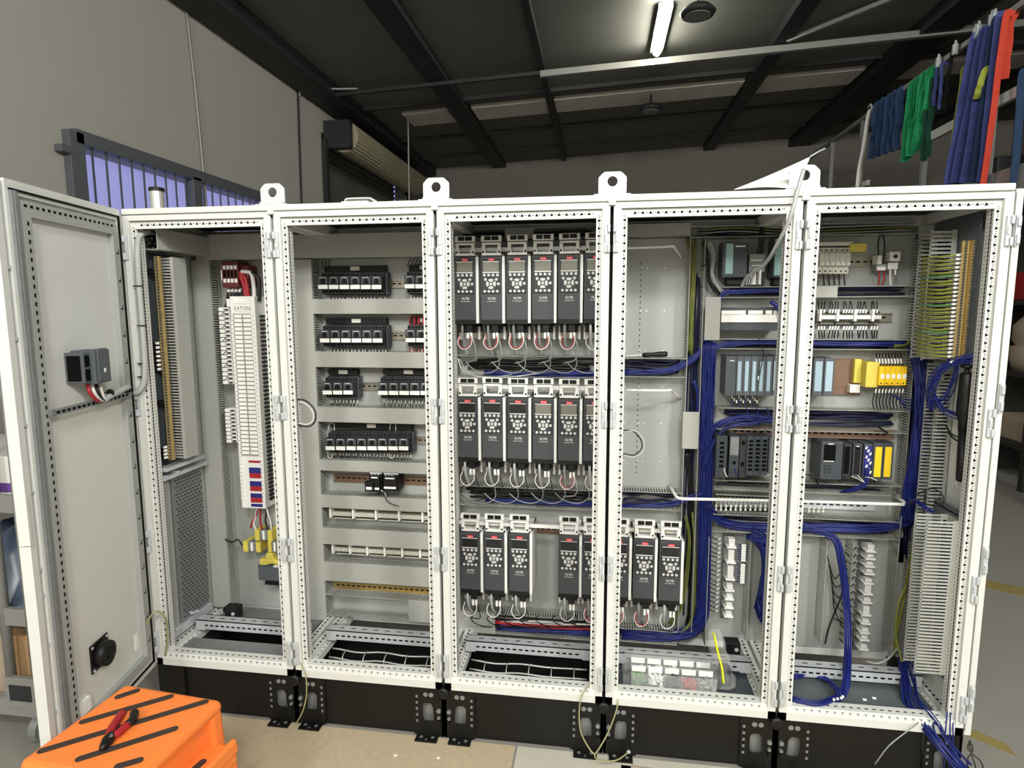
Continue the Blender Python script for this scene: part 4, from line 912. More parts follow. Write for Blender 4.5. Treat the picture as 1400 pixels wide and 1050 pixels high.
# shield bars running behind the brackets
for pya, pyb, pxa, pxb, lab, m in ((342, 339, 618, 826, 'silver shield bar behind the top row of drives', zinc), (529, 530, 622, 826, 'pale shield bar above the middle row of drives', lightm), (717, 720, 628, 826, 'pale shield bar above the bottom row of drives', lightm), (724, 726, 842, 930, 'cream shield bar above the drives of the empty-plate cabinet', ivory)):
    a, b = at(pxa, pya, YP-.165), at(pxb, pyb, YP-.165); z = (a.z+b.z)/2; c = MB(); c.box(a.x, b.x, YP-.168, YP-.162, z-.0075, z+.0075); solo(c, 'shield_bar', m, lab, 'shield bar', 'bars behind the drive brackets')
c = MB(); a, b, c0, c1 = rect(725, 720, 762, 732, YP-.012); din(1.24, 1.79, at(740, 724, YP-.01).z, 'copper coloured rail behind the empty place in the bottom drive row', copper)
# bay 3 ducts
x3l, x3r = at(617, 600, YD).x+.005, 1.80
xl3 = at(626, 600, YD).x
vduct(xl3-.034, xl3, at(628, 868, YD).z, at(620, 330, YD).z, 'narrow grey duct with closed lid on the left of the drives', [(0, 1)])
c = hduct(xl3+.002, 1.795, 312, 326, 720, 'open duct above the top row of drives with a short lid', [(.33, .52)])
hduct(xl3+.002, 1.795, 487, 516, 720, 'open slotted duct between the top and middle drive rows')
hduct(xl3+.002, 1.795, 667.5, 694, 720, 'open slotted duct between the middle and bottom drive rows')
hduct(xl3+.001, 1.795, 841, 868, 700, 'slotted duct under the bottom drive row, lidded at its left end', [(0, .25)])
# wiring of bay 3 lying in its ducts
def bun(pts, n, R, r, m, label, name='wire_bundle', y=None, flat=1., group=None, wob=.3):
    c = MB(); bundle(c, [at(q[0], q[1], q[2] if len(q) > 2 else y) for q in pts], n, R, r, 0, 5, wob, flat=flat); return solo(c, name, m, label, 'wire bundle', group, smooth=True)
bun([(662, 509), (700, 512), (760, 512), (830, 511)], 16, .011, .0024, bluew, 'blue wire bundle in the duct between the top and middle drive rows', y=.39)
bun([(664, 684), (720, 687), (770, 689), (830, 691)], 16, .012, .0024, bluew, 'blue wire bundle in the duct between the middle and bottom drive rows', y=.39)
bun([(680, 857), (720, 861), (770, 863), (835, 868)], 18, .011, .0024, bluew, 'blue wire bundle in the duct under the bottom drive row', y=.385)
bun([(676, 850), (720, 855), (765, 857), (830, 860)], 6, .009, .002, redw, 'red wires lying above the blue bundle under the bottom drive row', y=.38)
bun([(676, 853), (730, 851), (780, 853), (830, 856)], 4, .008, .0018, whitew, 'white wires lying across the duct under the bottom drive row', y=.375)
def sagwires(pxs, pt, dp, label, grp, m=greyc, r=.0022):
    for k_, p in enumerate(pxs): loopw([(p, pt), (p+2, pt+dp*.7), (p-12, pt+dp), (p-32, pt+dp*.85), (p-44, pt+dp*.5)], .30, r, m, label, grp)
sagwires([680, 716, 750, 786, 818], 478, 32, 'grey cable sagging under the top row of drives', 'sagging cables under the top drives', zincd)
sagwires([675, 706, 740, 770, 803], 660, 28, 'dark cable sagging under the middle row of drives', 'sagging cables under the middle drives', zincd)
loopw([(626, 490, .3), (632, 505, .3), (650, 514, .33), (690, 516, .36), (740, 510, .36)], .3, .002, whitew, 'white wire sagging from the left end of the top drive row into the duct'); loopw([(628, 490, .3), (640, 510, .3), (665, 517, .33), (700, 512, .36)], .3, .002, greyc, 'grey wire beside the white one at the left end of the top drive row')
loopw([(638, 660, .3), (630, 672, .3), (645, 685, .31), (668, 678, .33), (676, 660, .32)], .3, .0026, blackw, 'black cable loop at the left end under the middle drive row')
for k_ in range(8): loopw([(648+k_*22, 838+k_*.8, .28), (645+k_*22, 848, .31), (660+k_*22, 856, .35), (690+k_*22, 858, .38)], .3, .0022, blackw, 'black cable running from the bottom drive row into the duct', 'black cables under the bottom drives')
# ---------------------------------------------------------------- bay 4 and 5: ducts
def vd2(pxl, pxr, pya, pyb, label, **k):      # vertical duct whose front edges lie at columns pxl, pxr (taken mid-way)
    pm = (pya+pyb)/2; return vduct(at(pxl, pm, YD).x, at(pxr, pm, YD).x, at(pxl, pyb, YD).z, at(pxl, pya, YD).z, label, **k)
x4l = 1.845
xva, xvb = at(938, 600, YD).x-.02, at(958, 600, YD).x
xva = at(936.5, 560, YD).x; xvb = at(956.5, 560, YD).x
vduct(xva, xvb, .30, at(950, 322, YD).z, 'tall open duct holding green-yellow wires at the middle of the empty-plate cabinet')
xvc = at(980, 560, YD).x
hduct(x4l, xva-.001, 306, 322, 900, 'grey closed duct along the top of the empty grey plate', [(0, 1)])
hduct(xva, 2.90, 306, 322, 1100, 'dark open duct along the top of the fourth and yellow-relay cabinets')
hduct(x4l, xva-.001, 490, 516, 890, 'open slotted duct below the upper empty grey plate, carrying the screwdriver')
hduct(x4l, xva-.001, 673, 697, 890, 'open slotted duct below the lower half of the empty grey plate')
hduct(x4l, xva-.001, 862, 880, 890, 'open slotted duct under the drives of the empty-plate cabinet')
lidm = MB(); a, b, c0, c1 = rect(963.7, 406, 984.7, 465, YD-.001); lidm.box(a, b, YD-.004, YD-.001, c0, c1); solo(lidm, 'duct_lid_piece', ductg, 'short grey lid over the duct beside the white terminal strip', 'duct lid', bevel=.001)
lidm = MB(); a, b, c0, c1 = rect(932.8, 563, 955, 613.5, YD-.001); lidm.box(a, b, YD-.004, YD-.001, c0, c1); solo(lidm, 'duct_lid_piece', ductg, 'short grey lid over the green-yellow wire duct beside the lower empty plate', 'duct lid', bevel=.001)
xr5 = at(1242, 560, YD).x     # right edge of the framed device rows
def wallv(px, pya, pyb, label, flip=1):       # single slotted duct wall, vertical
    pm = (pya+pyb)/2; x = at(px, pm, YD).x; za, zb = at(px, pyb, YD).z, at(px, pya, YD).z
    return duct((x, YP-.0005, za), Z*(zb-za), X*(.06*flip), -Y*DV, label, walls=(1, 0))
rows5 = {'H1': (391.5, 406.5, 'with a blue wire bundle, under the topmost device row'), 'H2': (464, 478, 'with a blue wire bundle, under the white terminal strip'), 'H3': (560, 590, 'between the blue-fronted modules and the dark modules'),
         'H4': (661, 674, 'under the dark modules and the yellow-fronted modules'), 'H5': (709, 733, 'with a blue wire bundle, under the white rod')}
for k_, (a, b, n_) in rows5.items():
    lid = [(.465, .60)] if k_ == 'H1' else None
    hduct(xvc+.002, xr5, a, b, 1110, 'open slotted duct '+n_, lid)
vduct(xr5+.004, xr5+.075, .62, at(1262, 325, YD).z, 'tall open duct with blue wires at the right of the yellow relays')
# slotted frames around the silver terminal columns
zt5 = at(1100, 742, YD).z
def vwall(pxt, pyt, pxb_, pyb_, w, label):
    x = (at(pxt, pyt, YD).x+at(pxb_, pyb_, YD).x)/2; z1, z0 = at(pxt, pyt, YD).z, at(pxb_, pyb_, YD).z
    return vduct(x, x+w, z0, z1, label, nofill=True, walls=(1, 0))
c = vwall(969, 734, 964, 885, .006, 'thin slotted duct wall at the left of the silver terminal column of the empty-plate cabinet')
vduct(at(1023, 810, YD).x, at(1023, 810, YD).x+.085, .275, at(1028, 740, YD).z, 'slotted duct at the right of the silver terminal column of the empty-plate cabinet', nofill=True, pitch=.0125, fing=.0062, base=.1)
vduct(at(1126, 815, YD).x, at(1163, 800, YD).x, .285, at(1148, 742, YD).z, 'slotted duct around the hanging blue bundle in the yellow-relay cabinet', nofill=True, pitch=.0125, fing=.0062, base=.1)
vduct(at(1222, 820, YD).x, at(1222, 820, YD).x+.06, .268, at(1228, 744, YD).z, 'slotted duct at the right of the silver terminal column of the yellow-relay cabinet', nofill=True, pitch=.0125, fing=.0062, base=.1)
# ---------------------------------------------------------------- bay 4: plate items
def rod(pts, r, label):
    c = MB(); c.tube(pts, r, 8); return solo(c, 'support_rod', whitep, label, 'support rod', 'white bent support rods', smooth=True)
yr = .30
rod(smoothp([at(856, 339, yr), at(900, 337.5, yr), at(918, 336.5, yr), at(922, 337.5, yr+.005), at(925, 342, yr+.05), at(932, 352, YP-.002)], 4), .005, 'white bent rod standing off the top of the empty grey plate')
rod(smoothp([at(856, 533.5, yr), at(900, 534, yr), at(912, 534, yr), at(917, 533.5, yr+.005), at(920, 536, yr+.05), at(930, 545, YP-.002)], 4), .005, 'white bent rod standing off the middle of the empty grey plate')
rod([at(915, 664, YP-.002), at(919, 670, .36), at(925, 679.5, .27), at(929, 681.5, .262), at(936, 682, .26), at(1080, 685, .26), at(1228, 689.5, .26), at(1235, 690, .262), at(1236, 687, .27), at(1222, 677, YP-.08)], .006, 'long white bent rod reaching across the fourth and yellow-relay cabinets')
sc = thing('screwdriver', at(886, 489, .39), 'screwdriver with black handle lying on the duct below the empty plate', 'screwdriver')
p0, p1, p2 = at(913, 483.8, .385), at(878, 485.5, .385), at(857, 486.8, .385)
c = MB(); d_ = (p1-p0); c.lathe(p0, d_, [(0, 0), (.009, .002), (.0115, .012), (.0105, .04), (.0085, .06), (.0095, .085), (.0075, d_.length)], 14); c.build('handle', black, sc, smooth=True)
c = MB(); c.cyl(p1, p2, .003, 8); c.build('blade', silver, sc)
# green-yellow and blue bundles
bun([(941, 325), (947, 360), (944, 420), (943, 480)], 14, .010, .0024, gnold, 'green-yellow wires in the open duct beside the upper empty plate', y=.40); bun([(951, 325), (950, 380), (947, 430), (946, 485)], 6, .006, .0024, gnold, 'second strand of green-yellow wires beside the upper empty plate', y=.395)
bun([(939, 618), (944, 650), (945, 690), (946, 760), (944, 830), (938, 862)], 10, .010, .0022, blackw, 'black wires in the open duct beside the lower empty plate', y=.41)
bun([(936, 705), (941, 740), (938, 790), (930, 830), (915, 852)], 10, .009, .0022, gnold, 'green-yellow wires fanning down beside the drives of the empty-plate cabinet', y=.39); bun([(947, 700), (950, 760), (948, 830), (938, 860), (905, 868)], 6, .006, .0022, gnold, 'green-yellow strand along the duct wall beside the drives of the empty-plate cabinet', y=.38)
BV = 'blue wire bundle '
bun([(970, 468), (968, 520), (966, 580), (965, 650), (963, 730), (962, 800), (960, 842), (945, 862), (915, 868), (850, 868)], 46, .026, .0026, bluew, 'thick blue wire bundle running down the middle of the empty-plate cabinet', y=.385, flat=.7, wob=.6)
bun([(971, 470), (950, 488), (930, 500), (905, 508), (850, 508)], 22, .013, .0024, bluew, BV+'branching left into the duct under the upper empty plate', y=.385)
bun([(948, 520), (953, 535), (955, 552), (954, 566)], 8, .007, .0024, bluew, BV+'behind the short lid beside the lower empty plate', y=.38)
bun([(960, 672), (935, 684), (905, 690), (850, 692)], 18, .010, .0024, bluew, BV+'branching left into the duct under the lower empty plate', y=.385)
bun([(965, 470), (985, 400+6), (1010, 399), (1050, 397), (1110, 398)], 20, .009, .0024, bluew, BV+'in the duct under the topmost device row', y=.385)
bun([(968, 490), (980, 475), (1010, 469), (1060, 468), (1120, 470), (1180, 471), (1240, 470)], 26, .010, .0024, bluew, BV+'in the duct under the white terminal strip', y=.385)
bun([(962, 620), (972, 590), (992, 576), (1020, 571), (1070, 574), (1100, 572)], 26, .013, .0024, bluew, BV+'curving into the duct above the dark modules', y=.38)
bun([(960, 640), (978, 600), (1000, 582), (1040, 578)], 10, .006, .0024, bluew, 'loose blue wires curving over the duct above the dark modules', y=.36)
bun([(965, 690), (985, 712), (1020, 720), (1080, 722), (1140, 722), (1200, 722), (1245, 712)], 34, .016, .0025, bluew, BV+'in the duct under the white rod', y=.385)
bun([(1252, 474, .375), (1262, 520, .34), (1261, 570, .33), (1256, 620, .33), (1249, 655, .34), (1243, 690, .36), (1238, 712, .385)], 70, .028, .0025, bluew, 'thick blue wire bundle down the right side of the yellow-relay cabinet plate', y=.385, flat=.7, wob=.6)
bun([(1262, 325), (1262, 370), (1258, 410), (1252, 450), (1240, 470), (1222, 474)], 10, .008, .0022, gnold, 'green-yellow wires at the top right of the yellow-relay cabinet plate', y=.38)
bun([(1268, 560), (1266, 600), (1260, 640), (1255, 700), (1246, 760), (1236, 820), (1225, 875), (1222, 900)], 6, .006, .0022, gnyl, 'green-yellow strand down the right side of the yellow-relay cabinet plate', y=.36)
bun([(1035, 735), (1048, 755), (1048, 780), (1042, 810), (1040, 835), (1052, 855), (1066, 862)], 24, .022, .0024, bluew, 'loose blue wires hanging right of the silver terminal column of the empty-plate cabinet', y=.39, wob=.5)
bun([(1025, 728), (1046, 742), (1053, 775), (1048, 810), (1040, 835)], 60, .030, .0026, bluew, 'thick blue bundle bending down into the duct right of the silver terminal column', y=.375, wob=.6)
bun([(1070, 735), (1062, 770), (1052, 800), (1045, 830), (1055, 862)], 14, .016, .0024, bluew, 'second group of loose blue wires right of the silver terminal column of the empty-plate cabinet', y=.40, wob=.5)
def bunw(P, n, R, r, m, label, flat=1., wob=.3):
    c = MB(); bundle(c, P, n, R, r, 0, 5, wob, flat=flat); return solo(c, 'wire_bundle', m, label, 'wire bundle', smooth=True)
bunw([at(1085, 715, .39), at(1118, 726, .38), at(1142, 738, .36), at(1150, 768, .345), at(1155, 810, .33), at(1158, 850, .30), at(1158, 890, .25), atz(1157, 925, .29), atz(1152, 947, .258), atz(1138, 958, .252), atz(1115, 964, .252), atz(1082, 957, .252)], 34, .014, .0025, bluew, 'blue wire bundle hanging down the yellow-relay cabinet and coiling on its floor')
bunw([atz(1084, 925, .255), atz(1108, 922, .255), atz(1130, 929, .255), atz(1143, 942, .26), atz(1148, 950, .27)], 14, .009, .0025, bluew, 'far side of the blue wire coil on the floor of the yellow-relay cabinet')
for k_, q in enumerate(((1139, 958), (1144, 957), (1149, 956), (1151, 954))):
    c = MB(); p0 = atz(*q, .268); c.obox(p0, X*.007, Z*.006, Y*.006); solo(c, 'wire_marker', paper, 'small white marker on the blue coil', 'wire marker', 'white markers on the blue coil')
for k_ in range(5): loopw([(1131+k_*2, 760+k_*12), (1140, 790+k_*10), (1150, 782+k_*18)], .40, .0022, blackw, 'dark wire looping beside the hanging blue bundle', 'dark wires beside the hanging blue bundle')
loopw([(1128, 880), (1132, 862), (1140, 840), (1150, 815), (1154, 790)], .41, .003, blackw, 'black cable rising from the floor beside the hanging blue bundle'); loopw([(1141, 846), (1150, 850), (1160, 857)], .36, .003, blackw, 'short black tie tail on the hanging blue bundle')
# ---------------------------------------------------------------- devices of bays 4 and 5
def module(pxa, pya, pxb, pyb, y, label, m, group=None, strip=None, name='controller_module', cat='module', back=YP-.012, bev=.0015, extra=None, grp=None):
    a, b, c0, c1 = rect(pxa, pya, pxb, pyb, y); t = thing(name, ((a+b)/2, (y+back)/2, c0), label, cat, group)
    c = MB(); c.box(a, b, y, back, c0, c1); c.build('housing', m, t, bevel=bev)
    if strip:
        for (fa, fb, ga, gb, sm, nm_) in strip:
            c = MB(); c.box(a+(b-a)*fa, a+(b-a)*fb, y-.0015, y, c1-(c1-c0)*gb, c1-(c1-c0)*ga); c.build(nm_, sm, t, bevel=.0005)
    if extra: extra(t, a, b, c0, c1, y)
    return t
# top row
module(988, 331, 1022, 379, .34, 'grey module with pale teal front strip, left one in the topmost device row', slated, 'teal striped modules', [(.12, .42, .04, .9, teal, 'front_strip'), (.5, .9, .1, .14, lightm, 'marking')])
module(1058, 325, 1086, 379, .34, 'grey module with pale teal front strip, right one beside the cabinet post', slated, 'teal striped modules', [(.05, .36, .03, .95, teal, 'front_strip')])
module(994, 378, 1018, 389, .37, 'dark connector block under the left teal striped module', black, name='connector_block', cat='connector'); module(1058, 379, 1086, 390, .37, 'dark connector block under the right teal striped module', black, name='connector_block', cat='connector')
module(1024, 347, 1046, 372, .37, 'grey cable connector cluster between the two teal striped modules', zincd, name='network_connector', cat='connector', strip=[(.1, .8, .3, .4, lightm, 'latch'), (.2, .9, .6, .68, lightm, 'latch')])
for k_ in range(3): loopw([(1040+k_*2, 310), (1038+k_*3, 330), (1034+k_*3, 350)], .39, .003, blackw, 'black cable down to the grey connector cluster', 'black cables to the connector cluster')
for k_ in range(3): loopw([(1020+k_*3, 390), (1024+k_*3, 378), (1032+k_*2, 366)], .36, .0026, greyc, 'grey cable rising into the connector cluster', 'grey cables to the connector cluster')
module(1028, 372, 1034, 389, .37, 'white cable plug left below the connector cluster', whitep, name='plug', cat='plug'); module(1038, 368, 1041, 389, .36, 'white cable plug right below the connector cluster', whitep, name='plug', cat='plug')
bun([(968, 330), (975, 350), (972, 372), (980, 392), (990, 402)], 8, .009, .0026, greyc, 'grey cables curving down left of the teal striped modules', y=.40); bun([(962, 330), (968, 360), (970, 385), (985, 402)], 6, .006, .0026, blackw, 'black cables curving down left of the teal striped modules', y=.395)
for q, l_ in (((958, 364, 968, 366), 'black cable tie left of the teal striped modules, on the grey cables'), ((980, 361, 993, 358), 'black cable tie beside the left teal striped module')):
    loopw([(q[0], q[1]), ((q[0]+q[2])/2, q[1]-1.5), (q[2], q[3])], .36, .004, blackw, l_, None, 'cable_tie')
for k_ in range(3): loopw([(960, 311+k_*4), (1010, 308+k_*4), (1080, 312+k_*4), (1180, 309+k_*4), (1250, 306+k_*4)], .40, .0028, gnyl if k_ == 1 else greyc, 'cable lying in the dark duct along the cabinet top, '+['upper', 'middle green-yellow', 'lower'][k_])
# fuse row of bay 5
def mcb(px0, pit, n, pya, pyb):
    for i in range(n):
        a, b, c0, c1 = rect(px0+pit*i, pya, px0+pit*(i+1), pyb, .37); t = thing('miniature_breaker', ((a+b)/2, .4, c0), 'white miniature breaker in the top row of the yellow-relay cabinet', 'circuit breaker', 'white breakers of the top right row')
        h = c1-c0; c = MB(); c.box(a+.0004, b-.0004, .385, YP-.01, c0, c1); c.box(a+.0004, b-.0004, .37, .385, c0+h*.3, c1-h*.22); c.build('housing', ivory, t, bevel=.001)
        c = MB(); c.cyl(((a+b)/2, .3855, c1-h*.1), ((a+b)/2, .384, c1-h*.1), .0035, 8); c.build('terminal_screw', black, t); c = MB(); c.cyl(((a+b)/2, .3855, c0+h*.1), ((a+b)/2, .384, c0+h*.1), .0035, 8); c.build('terminal_screw', black, t)
        c = MB(); c.box((a+b)/2-.005, (a+b)/2+.005, .362, .37, c0+h*.32, c0+h*.42); c.build('toggle', lightm, t)
mcb(1120, 7.2, 6, 338, 374)
c = MB(); a, b, c0, c1 = rect(1162, 333, 1185, 344, .385); c.box(a, b, .385, YP-.002, c0, c1)
solo(c, 'yellow_terminal_cover', yellowp, 'small yellow terminal cover right of the white breakers in the top row', 'terminal cover', bevel=.001)
c = MB(); a, b, c0, c1 = rect(1106, 331, 1166, 336, .39); c.box(a, b, .39, YP-.002, c0, c1); solo(c, 'comb_bar', ivory, 'cream comb bar above the white breakers in the top row', 'comb bar')
din(2.49, xr5-.05, at(1170, 358, YP).z, 'zinc rail behind the white breakers in the top row')
for k_ in range(5): loopw([(1126+k_*7, 372), (1126+k_*7, 380), (1127+k_*7, 390)], .395, .0026, blackw, 'black wire below the white breakers in the top row', 'black wires below the white breakers')
module(1200, 349, 1206, 361, .38, 'slim white relay standing right of the white breakers', whitep, name='slim_relay', cat='relay'); module(1198, 361, 1212, 370, .385, 'grey relay socket with white sleeves right of the white breakers', zincd, name='relay_socket', cat='socket', strip=[(.1, .9, .4, .95, paper, 'marker')])
module(1217, 344, 1231, 357, .38, 'white dial socket at the right end of the top row', whitep, name='dial_socket', cat='socket', extra=lambda t, a, b, c0, c1, y: (lambda c: (c.cyl(((a+b)/2, y-.001, (c0+c1)/2), ((a+b)/2, y-.004, (c0+c1)/2), .007, 12), c.build('dial', black, t)))(MB()))
module(1214, 359, 1228, 368, .385, 'white two-pole plug under the dial socket', whitep, name='plug', cat='plug')
loopw([(1201, 350), (1201, 330), (1205, 320), (1209, 330), (1209, 350)], .385, .003, blackw, 'black wire loop above the slim white relay'); loopw([(1202, 370), (1202, 380), (1201, 390)], .39, .003, redw, 'dark red wire below the relay socket'); loopw([(1208, 370), (1209, 380), (1206, 390)], .39, .003, redw, 'second dark red wire below the relay socket')
loopw([(1217, 368), (1217, 378), (1218, 390)], .38, .0034, whitew, 'white wire below the two-pole plug'); loopw([(1224, 368), (1224, 374), (1224, 376)], .38, .0034, whitew, 'short white wire end below the two-pole plug')
# white terminal strip in bay 4
def wts(t, a, b, c0, c1, y):
    n = 34
    for i in range(n):
        w = (b-a)/n; c = MB(); c.box(a+w*i+.0003, a+w*(i+1)-.0003, y-.006, y, c0+(c1-c0)*.36, c0+(c1-c0)*.68); c.build('terminal', paper, t)
    for fa, fb in ((.0, .42), (.47, .72), (.77, .88), (.91, 1.0)):
        c = MB(); c.box(a+(b-a)*fa, a+(b-a)*fb, y-.006, y, c0+(c1-c0)*.7, c0+(c1-c0)*.86); c.build('marker', paper, t)
module(986, 420, 1064, 452, .36, 'long white terminal strip with white markers on a dark base', slated, extra=wts, name='terminal_strip', cat='terminal strip')
loopw([(1054, 412), (1063, 420), (1069, 434), (1072, 455)], .345, .009, bluew, 'flat blue wire strand hanging over the right end of the white terminal strip')
loopw([(1037, 462), (1041, 472), (1044, 486), (1040, 505), (1037, 522)], .31, .0016, blackw, 'thin dark wire trailing across the blue-fronted modules'); c = MB(); p0 = at(1036, 520, .31); c.obox(p0, X*.005+Z*.001, Z*.016, Y*.004); solo(c, 'wire_marker', paper, 'white marker on the thin dark wire in front of the blue-fronted modules', 'wire marker')
# blue fronted modules, bays 4 and 5
module(992, 487, 1006, 541, .32, 'plain grey power module, left end of the blue-fronted modules', slate, strip=[(.35, .8, .1, .125, paper, 'marking')])
o_ = ['first', 'second', 'third', 'fourth', 'fifth', 'sixth']
for i in range(5):
    p = 1006.5+i*10; module(p, 487.3+i*.1, p+9.7, 541+i*.1, .32, 'grey module with pale blue front, %s from the left in the empty-plate cabinet' % o_[i], slate, 'blue-fronted modules', [(.2, .68, .12, .88, ltblue, 'front_strip')])
module(1057, 487, 1068, 541, .32, 'grey module with wide pale blue front, beside the empty-plate cabinet right post', slate, 'blue-fronted modules', [(.06, .9, .12, .86, ltblue, 'front_strip')])
module(1112, 490, 1125.5, 541, .32, 'grey module with pale blue front, left one in the yellow-relay cabinet', slate, 'blue-fronted modules', [(.15, .85, .08, .88, ltblue, 'front_strip')]); module(1126.5, 490, 1140, 541, .32, 'grey module with pale blue front, right one in the yellow-relay cabinet', slate, 'blue-fronted modules', [(.15, .85, .08, .88, ltblue, 'front_strip')])
din(xvc+.07, 2.36, at(1040, 515, YP).z, 'rail behind the blue-fronted modules of the empty-plate cabinet', ivory); 
c = MB(); a, b, c0, c1 = rect(1140, 490, 1178, 540, YP-.012); c.box(a-.12, b, YP-.012, YP-.002, c0, c1); c.box(a-.12, b, YP-.014, YP-.012, c0+.03, c0+.034); solo(c, 'module_rail', copper, 'brown module rail behind the blue-fronted modules of the yellow-relay cabinet', 'rail')
for i in range(12): loopw([(1000+i*3.1, 541), (1000+i*3.1+random.uniform(-1, 1), 547), (1001+i*3.1, 556)], .37, .0018, blackw if i % 3 else bluew, 'short wire under the blue-fronted modules', 'wires under the blue-fronted modules')
for i in range(12):
    p0 = at(1000+i*3.1, 545+(i % 3)*3, .365); c = MB(); c.obox(p0, X*.0045, Z*.012, Y*.004); solo(c, 'wire_marker', paper, 'white marker under the blue-fronted modules', 'wire marker', 'white markers under the blue-fronted modules')
for k_ in range(3): loopw([(1020+k_*14, 556), (1026+k_*14, 572), (1042+k_*12, 577), (1066+k_*3, 560-k_*8), (1076, 520-k_*6)], .31, .002, bluew, 'loose blue wire arching in front of the duct above the dark modules', 'loose blue arches')
# yellow pieces and yellow relays of bay 5
module(1168, 491, 1178, 524, .40, 'thin pale yellow end plate left of the yellow relays', yellowp, name='end_plate', cat='end plate', bev=.004); module(1162, 526, 1176, 537, .40, 'silver end clip below the yellow end plate', lightm, name='end_clip', cat='clip')
module(1179, 504, 1189, 518, .40, 'small silver bolt and clamp left of the yellow relays', zincd, name='clamp', cat='clamp')
for i in range(5):
    p = 1202+i*7.6
    module(p, 501, p+7.3, 527, .345, 'yellow safety relay, %s from the left' % o_[i], yellow, 'yellow safety relays', [(.3, .95, .4, .64, paper, 'label'), (.3, .55, .85, .92, hole, 'screw')], name='safety_relay', cat='relay')
module(1184, 495, 1202, 530, .36, 'pale yellow side cover left of the yellow relays', yellowp, name='side_cover', cat='cover', bev=.004)
for i in range(9):
    p = 1200+i*4.2; ferrule_wire([at(p, 500, .375), at(p-1, 493, .375), at(p-2, 483, .39)], .0022, blackw, 'white sleeved wire above the yellow relays', 'wires above the yellow relays', .0); c = MB(); p0 = at(p-2, 497, .37); c.obox(p0, X*.005, X*-.004+Z*.018, Y*.004); solo(c, 'wire_marker', paper, 'white marker above the yellow relays', 'wire marker', 'white markers above the yellow relays')
for i in range(9):
    p = 1197+i*4.6; loopw([(p, 532), (p-2, 540), (p-4, 550), (p-2, 559)], .37, .0022, blackw, 'dark wire hanging below the yellow relays', 'wires below the yellow relays'); c = MB(); p0 = at(p-1, 537, .366); c.obox(p0, X*.004, X*.003+Z*.014, Y*.004); solo(c, 'wire_marker', paper, 'white marker below the yellow relays', 'wire marker', 'white markers below the yellow relays')
for k_ in range(4): loopw([(1212+k_*5, 537+k_*2), (1240, 546+k_*4), (1262, 545+k_*5), (1276, 538+k_*7)], .345, .002, bluew, 'blue wire crossing from the yellow relays to the right side duct', 'blue wires right of the yellow relays')
# dark module row of bay 4
module(979, 596, 994, 653, .32, 'dark interface module with open slots, left end of the dark row', slated, 'dark modules', [(.3, .7, .14+.11*k_, .2+.11*k_, hole, 'socket') for k_ in range(6)])
module(997, 596, 1010, 653, .33, 'dark module with a light grey plug on top, in the dark row', slated, 'dark modules', [(.05, .95, .03, .46, zincd, 'plug'), (.4, .7, .6, .68, hole, 'socket')])
module(1011, 597, 1022, 653, .335, 'dark narrow module with two sockets, in the dark row', charcoal, 'dark modules', [(.2, .6, .1, .2, hole, 'socket'), (.2, .6, .62, .72, hole, 'socket')])
for i in range(3):
    p = 1021+i*9.6; module(p, 597, p+9.3, 650, .325, 'dark terminal module with a ladder of slots, %s of three' % ['left', 'middle', 'right'][i], slated, 'ladder slotted modules', [(.22, .85, .08+.105*k_, .145+.105*k_, hole, 'socket') for k_ in range(8)])
module(1051, 598, 1066, 648, .325, 'dark module with eight sockets beside the empty-plate cabinet right post', slate, 'dark modules', [(.2+.4*j, .45+.4*j, .12+.16*k_, .22+.16*k_, hole, 'socket') for k_ in range(4) for j in range(2)])
din(xvc+.06, xr5-.03, at(1040, 592, YP-.07).z, 'copper coloured rail along the top of the dark module row', copper, YP-.04)
for k_, p in enumerate((990, 1005)): loopw([(p, 640), (p+1, 646), (p+4, 652)], .31, .0024, bluew if k_ else whitew, ['white wire end plugged into the left dark module', 'blue wire end plugged into the dark module with the grey plug'][k_]); 
# controller of bay 5
def scr(t, a, b, c0, c1, y):
    c = MB()
    for k_ in range(3):
        for j in range(2): c.box(a+(b-a)*(.18+.2*j), a+(b-a)*(.30+.2*j), y-.002, y, c0+(c1-c0)*(.18+.08*k_), c0+(c1-c0)*(.22+.08*k_))
    c.build('keys', charcoal, t)
module(1122, 604, 1152, 656, .315, 'large dark controller with a black screen in the yellow-relay cabinet', slated, strip=[(.12, .66, .08, .5, hole, 'screen'), (.3, .55, .05, .07, paper, 'marking'), (.14, .6, .5, .52, lightm, 'trim')], extra=scr, bev=.003)
module(1153, 607, 1164, 652, .335, 'black slot module right of the large controller', charcoal, 'slot modules', [(.08, .75, .08, .9, hole, 'slot')]); module(1166, 607, 1178, 652, .325, 'dark open module with a white marked plug, in the yellow-relay cabinet', slated, 'slot modules', [(.15, .8, .08, .92, black, 'slot'), (.3, .6, .06, .16, paper, 'marker')])
module(1180, 607, 1192, 653, .325, 'dark open module stuffed with blue wires, left of the yellow-fronted ones', slated, 'slot modules', [(.1, .9, .06, .94, navy, 'slot')])
module(1193, 606, 1206.5, 656, .32, 'dark module with tall yellow front, left of the pair', slated, 'yellow-fronted modules', [(.2, .88, .1, .92, yellow, 'front_strip')]); module(1207, 606, 1221, 656, .32, 'dark module with tall yellow front, right of the pair', slated, 'yellow-fronted modules', [(.15, .8, .1, .92, yellow, 'front_strip')])
for i in range(9):
    p = 1183+(i % 3)*2.6; zz_ = 611+i*4.2; c = MB(); p0 = at(p, zz_+3, .318); c.obox(p0, X*.006, Z*.01+X*.003, Y*.003); solo(c, 'wire_marker', paper, 'white marker on the blue wires in the stuffed module', 'wire marker', 'white markers in the stuffed module')
